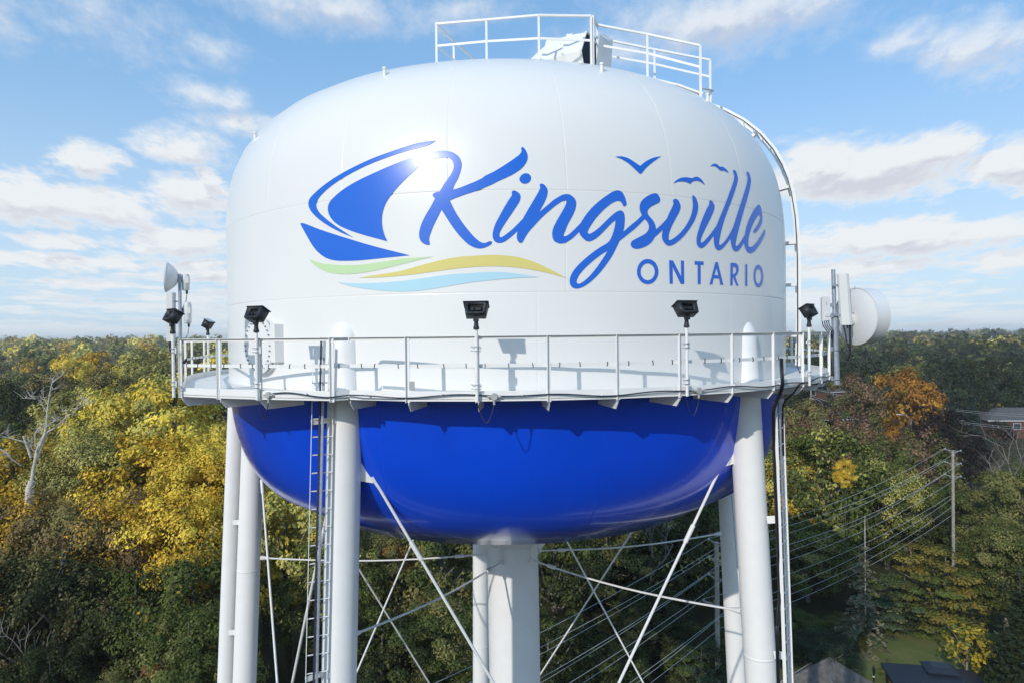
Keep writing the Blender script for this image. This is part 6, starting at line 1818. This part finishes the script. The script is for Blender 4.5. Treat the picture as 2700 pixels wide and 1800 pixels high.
rt_ = random.Random(8)
for o in [SN] + list(SN.children):
    vs_ = o.data.vertices
    if len(vs_) < 40:
        continue
    for k_ in range(7):
        p = vs_[rt_.randrange(len(vs_) // 3, len(vs_))].co.copy()
        d = Vector((rt_.gauss(0, .8), rt_.gauss(0, .5), rt_.uniform(.1, 1.0))).normalized()
        L_ = rt_.uniform(.35, 1.1)
        q_ = [p]
        for s_ in range(4):
            d = (d + Vector((rt_.gauss(0, .3), rt_.gauss(0, .3), rt_.gauss(.05, .2)))).normalized()
            q_.append(q_[-1] + d * L_ / 4)
        MB().path(q_, [.022, .016, .011, .008, .005], 5).build('twig', PALE, SN, 60)


def bare_tree(label, px, py, depth, spread, seed, mt, name='bare_tree'):
    rs = random.Random(seed)
    g0 = gpos(px, depth)
    H = at(px, py, EYE.y + depth).z - g0.z
    t = thing(name, label, 'tree', g0)
    tk = MB()
    tw = MB()

    def grow(p, d, L, r, lv):
        n_ = 4
        pts = [p]
        for k_ in range(n_):
            d = (d + Vector((rs.gauss(0, .16), rs.gauss(0, .16), rs.gauss(.03, .10)))).normalized()
            p = p + d * (L / n_)
            pts.append(p)
        (tk if lv < 2 else tw).path(pts, [r * (1 - .45 * k_ / n_) for k_ in range(n_ + 1)], 6 if lv < 2 else 4, caps=False)
        if lv >= 4:
            return
        for k_ in range(3 if lv else 5):
            q = pts[rs.randint(2, n_)]
            nd = (d + Vector((rs.gauss(0, spread), rs.gauss(0, spread), rs.gauss(.2, .3)))).normalized()
            grow(q, nd, L * rs.uniform(.55, .78), r * .55, lv + 1)
    grow(Vector((0, 0, 0)), Vector((0, 0, 1)), H * .45, .013 * H, 0)
    tk.build('trunk', mt, t, 60)
    tw.build('twig', mt, t, 60)
    return t


bare_tree('bare grey tree with spreading twigs at the right behind the pole', 2655, 1108, 92, .75, 3, GREYB)
bare_tree('bare forked trunk in the dark wood right of the riser', 1705, 1290, 57, .5, 9, mat('grey_brown_bark', (.20, .18, .16), .9))  # forked trunk in one even grey-brown
bare_tree('leaning grey trunk at the lower left', 100, 1420, 40, .6, 12, GREYB)

# ------------------------------------------------------------------ woods: further trees one by one, then the far forest as one mass
rs = random.Random(41)
placed = [(o.location.x, o.location.y, 4.0) for o in bpy.data.objects if o.parent is None and o.get('category') in ('tree', 'house', 'dead tree')]
LEFTC = [(OLV, YGR, .35), (OLV, GRN, .5), (YGR, YEL, .35), (GRN, OLV, .5), (BRN, OLV, .5), (GOLD, OLV, .5), (DGR_SHADE, GRN, .4), (OLV, BRN, .4)]
RIGHTC = [(DGR_SHADE, GRN, .4), (BGR_SHADE, DGR_SHADE, .5), (DGR_SHADE, BGR_SHADE, .4), (GRN, DGR_SHADE, .5), (DGR_SHADE, OLV, .25), (BGR_SHADE, GRN, .35), (GRN, OLV, .35), (DGR_SHADE, BRN, .3)]
NAMEC = {0: 'olive', 1: 'olive green', 2: 'yellow', 3: 'green', 4: 'brown', 5: 'golden', 6: 'dark green', 7: 'olive brown'}
NAMER = {0: 'dark green', 1: 'blue-green', 2: 'deep green', 3: 'green', 4: 'dark olive', 5: 'bluish green', 6: 'mid green', 7: 'brown-flecked dark'}
LMK = [(-60, 'the left edge', 0), (110, 'the bare snag', 1), (300, 'the pale yellow-green crest', 1), (475, 'the small dish mast', 1), (600, 'the two left pipes', 1),
       (900, 'the front left leg', 1), (1130, 'the riser on its left side', 0), (1355, 'the riser', 1), (1600, 'the crossing rods', 1), (1885, 'the tall pale pole', 1),
       (2080, 'the right ladder', 1), (2262, 'the drum dish', 1), (2390, 'the orange maple', 1), (2520, 'the two blue spruces', 1), (2640, 'the brick house', 1), (2780, 'the right edge', 0)]
cnt = 0
tries = 0
while cnt < 205 and tries < 30000:
    tries += 1
    depth = 66 + 300 * rs.random() ** 1.05
    px = rs.uniform(-160, 2860)
    right = px > 1900
    if right and depth < 172 and px > 2040:
        continue
    if right and depth < 215 and px > 2440:
        continue
    if not right and px > 620 and depth < 75 and rs.random() < .5:
        continue
    g0 = gpos(px, depth)
    r = rs.uniform(4.2, 6.8) * (1.0 + .12 * (depth > 170)) * (1.2 if right else 1.0)
    if any((g0.x - a) ** 2 + (g0.y - b) ** 2 < (c * .75 + r * .62) ** 2 for a, b, c in placed):
        continue
    placed.append((g0.x, g0.y, r))
    H = rs.uniform(15.5, 20.5)
    if right:
        H = rs.uniform(14.5, 19.5)
    py = hzn(px) + (27 - g0.z - H) / depth * FPX
    k_ = rs.randrange(8)
    cs = (RIGHTC if right else LEFTC)[k_]
    zone = 'right of' if right else ('left of' if px < 640 else 'behind')
    band = 'near' if depth < 110 else 'middle distance' if depth < 210 else 'far'
    lm_ = min(LMK, key=lambda q: abs(q[0] - px))
    wh_ = ('behind' if abs(px - lm_[0]) < 45 else 'just left of' if px < lm_[0] else 'just right of') if lm_[2] else ('near' if True else '')
    sz_ = 'slim' if r < 4.9 else 'broad' if r > 6.2 else 'rounded'
    lb = '%s %s tree in the %s, %s %s' % (sz_, (NAMER if right else NAMEC)[k_], {'near': 'nearer woods', 'middle distance': 'middle distance', 'far': 'far woods'}[band], wh_, lm_[1])
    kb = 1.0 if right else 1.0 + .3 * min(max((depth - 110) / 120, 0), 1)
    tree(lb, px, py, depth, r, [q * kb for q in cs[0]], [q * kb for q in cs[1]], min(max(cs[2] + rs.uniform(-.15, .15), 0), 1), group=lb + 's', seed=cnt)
    cnt += 1

# far forest: one mass out to the horizon
rng = np.random.default_rng(77)
proto = []
for i in range(6):
    rg = np.random.default_rng(900 + i)
    proto.append(crown_points(rg, 30, 9, .24, cr=.27, core=.08))
Vs, Ts, Cs = [], [], []
n_far = 0
while n_far < 1700:
    depth = 330 + 2900 * rng.random() ** 1.5
    px = rng.uniform(-260, 2960)
    g0 = gpos(px, depth)
    if abs(px - 2650) < 130 and 700 < depth < 1000:
        continue
    r = rng.uniform(5.5, 9.5) * (1 + depth / 4500)
    H = rng.uniform(11.5, 23.0)
    pos, nrm, tint, mixv, L = proto[n_far % 6]
    hc = r * 1.0
    a = rng.random() * 6.283
    ca, sa = math.cos(a), math.sin(a)
    Rm = np.array([[ca, -sa, 0], [sa, ca, 0], [0, 0, 1]])
    P = (pos @ Rm.T) * np.array([r, r, hc]) + np.array([g0.x, g0.y, g0.z + H - hc])
    V = quads(P, nrm @ Rm.T, rng, L * r, L * r * .7)
    side = px > 1500
    cs = (RIGHTC if side and rng.random() < .8 else LEFTC)[rng.integers(0, 8)]
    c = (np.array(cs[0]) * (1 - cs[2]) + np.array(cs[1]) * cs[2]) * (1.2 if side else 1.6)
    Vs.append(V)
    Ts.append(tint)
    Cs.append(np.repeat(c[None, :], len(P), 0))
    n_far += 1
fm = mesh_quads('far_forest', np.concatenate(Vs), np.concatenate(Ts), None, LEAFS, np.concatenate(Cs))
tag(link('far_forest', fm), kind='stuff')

# ------------------------------------------------------------------ air: thin haze over the whole plain
hm = bpy.data.materials.new('thin_haze')
hm.use_nodes = True
ht = hm.node_tree
ht.nodes.clear()
pv = ht.nodes.new('ShaderNodeVolumePrincipled')
pv.inputs['Color'].default_value = (.94, .97, 1.0, 1)
pv.inputs['Density'].default_value = 0.00021
pv.inputs['Anisotropy'].default_value = 0.0
hout = ht.nodes.new('ShaderNodeOutputMaterial')
ht.links.new(pv.outputs[0], hout.inputs['Volume'])
tag(MB().box((0, 0, 24.0), (7400, 7400, 52.0)).build('haze', hm, None), kind='stuff')
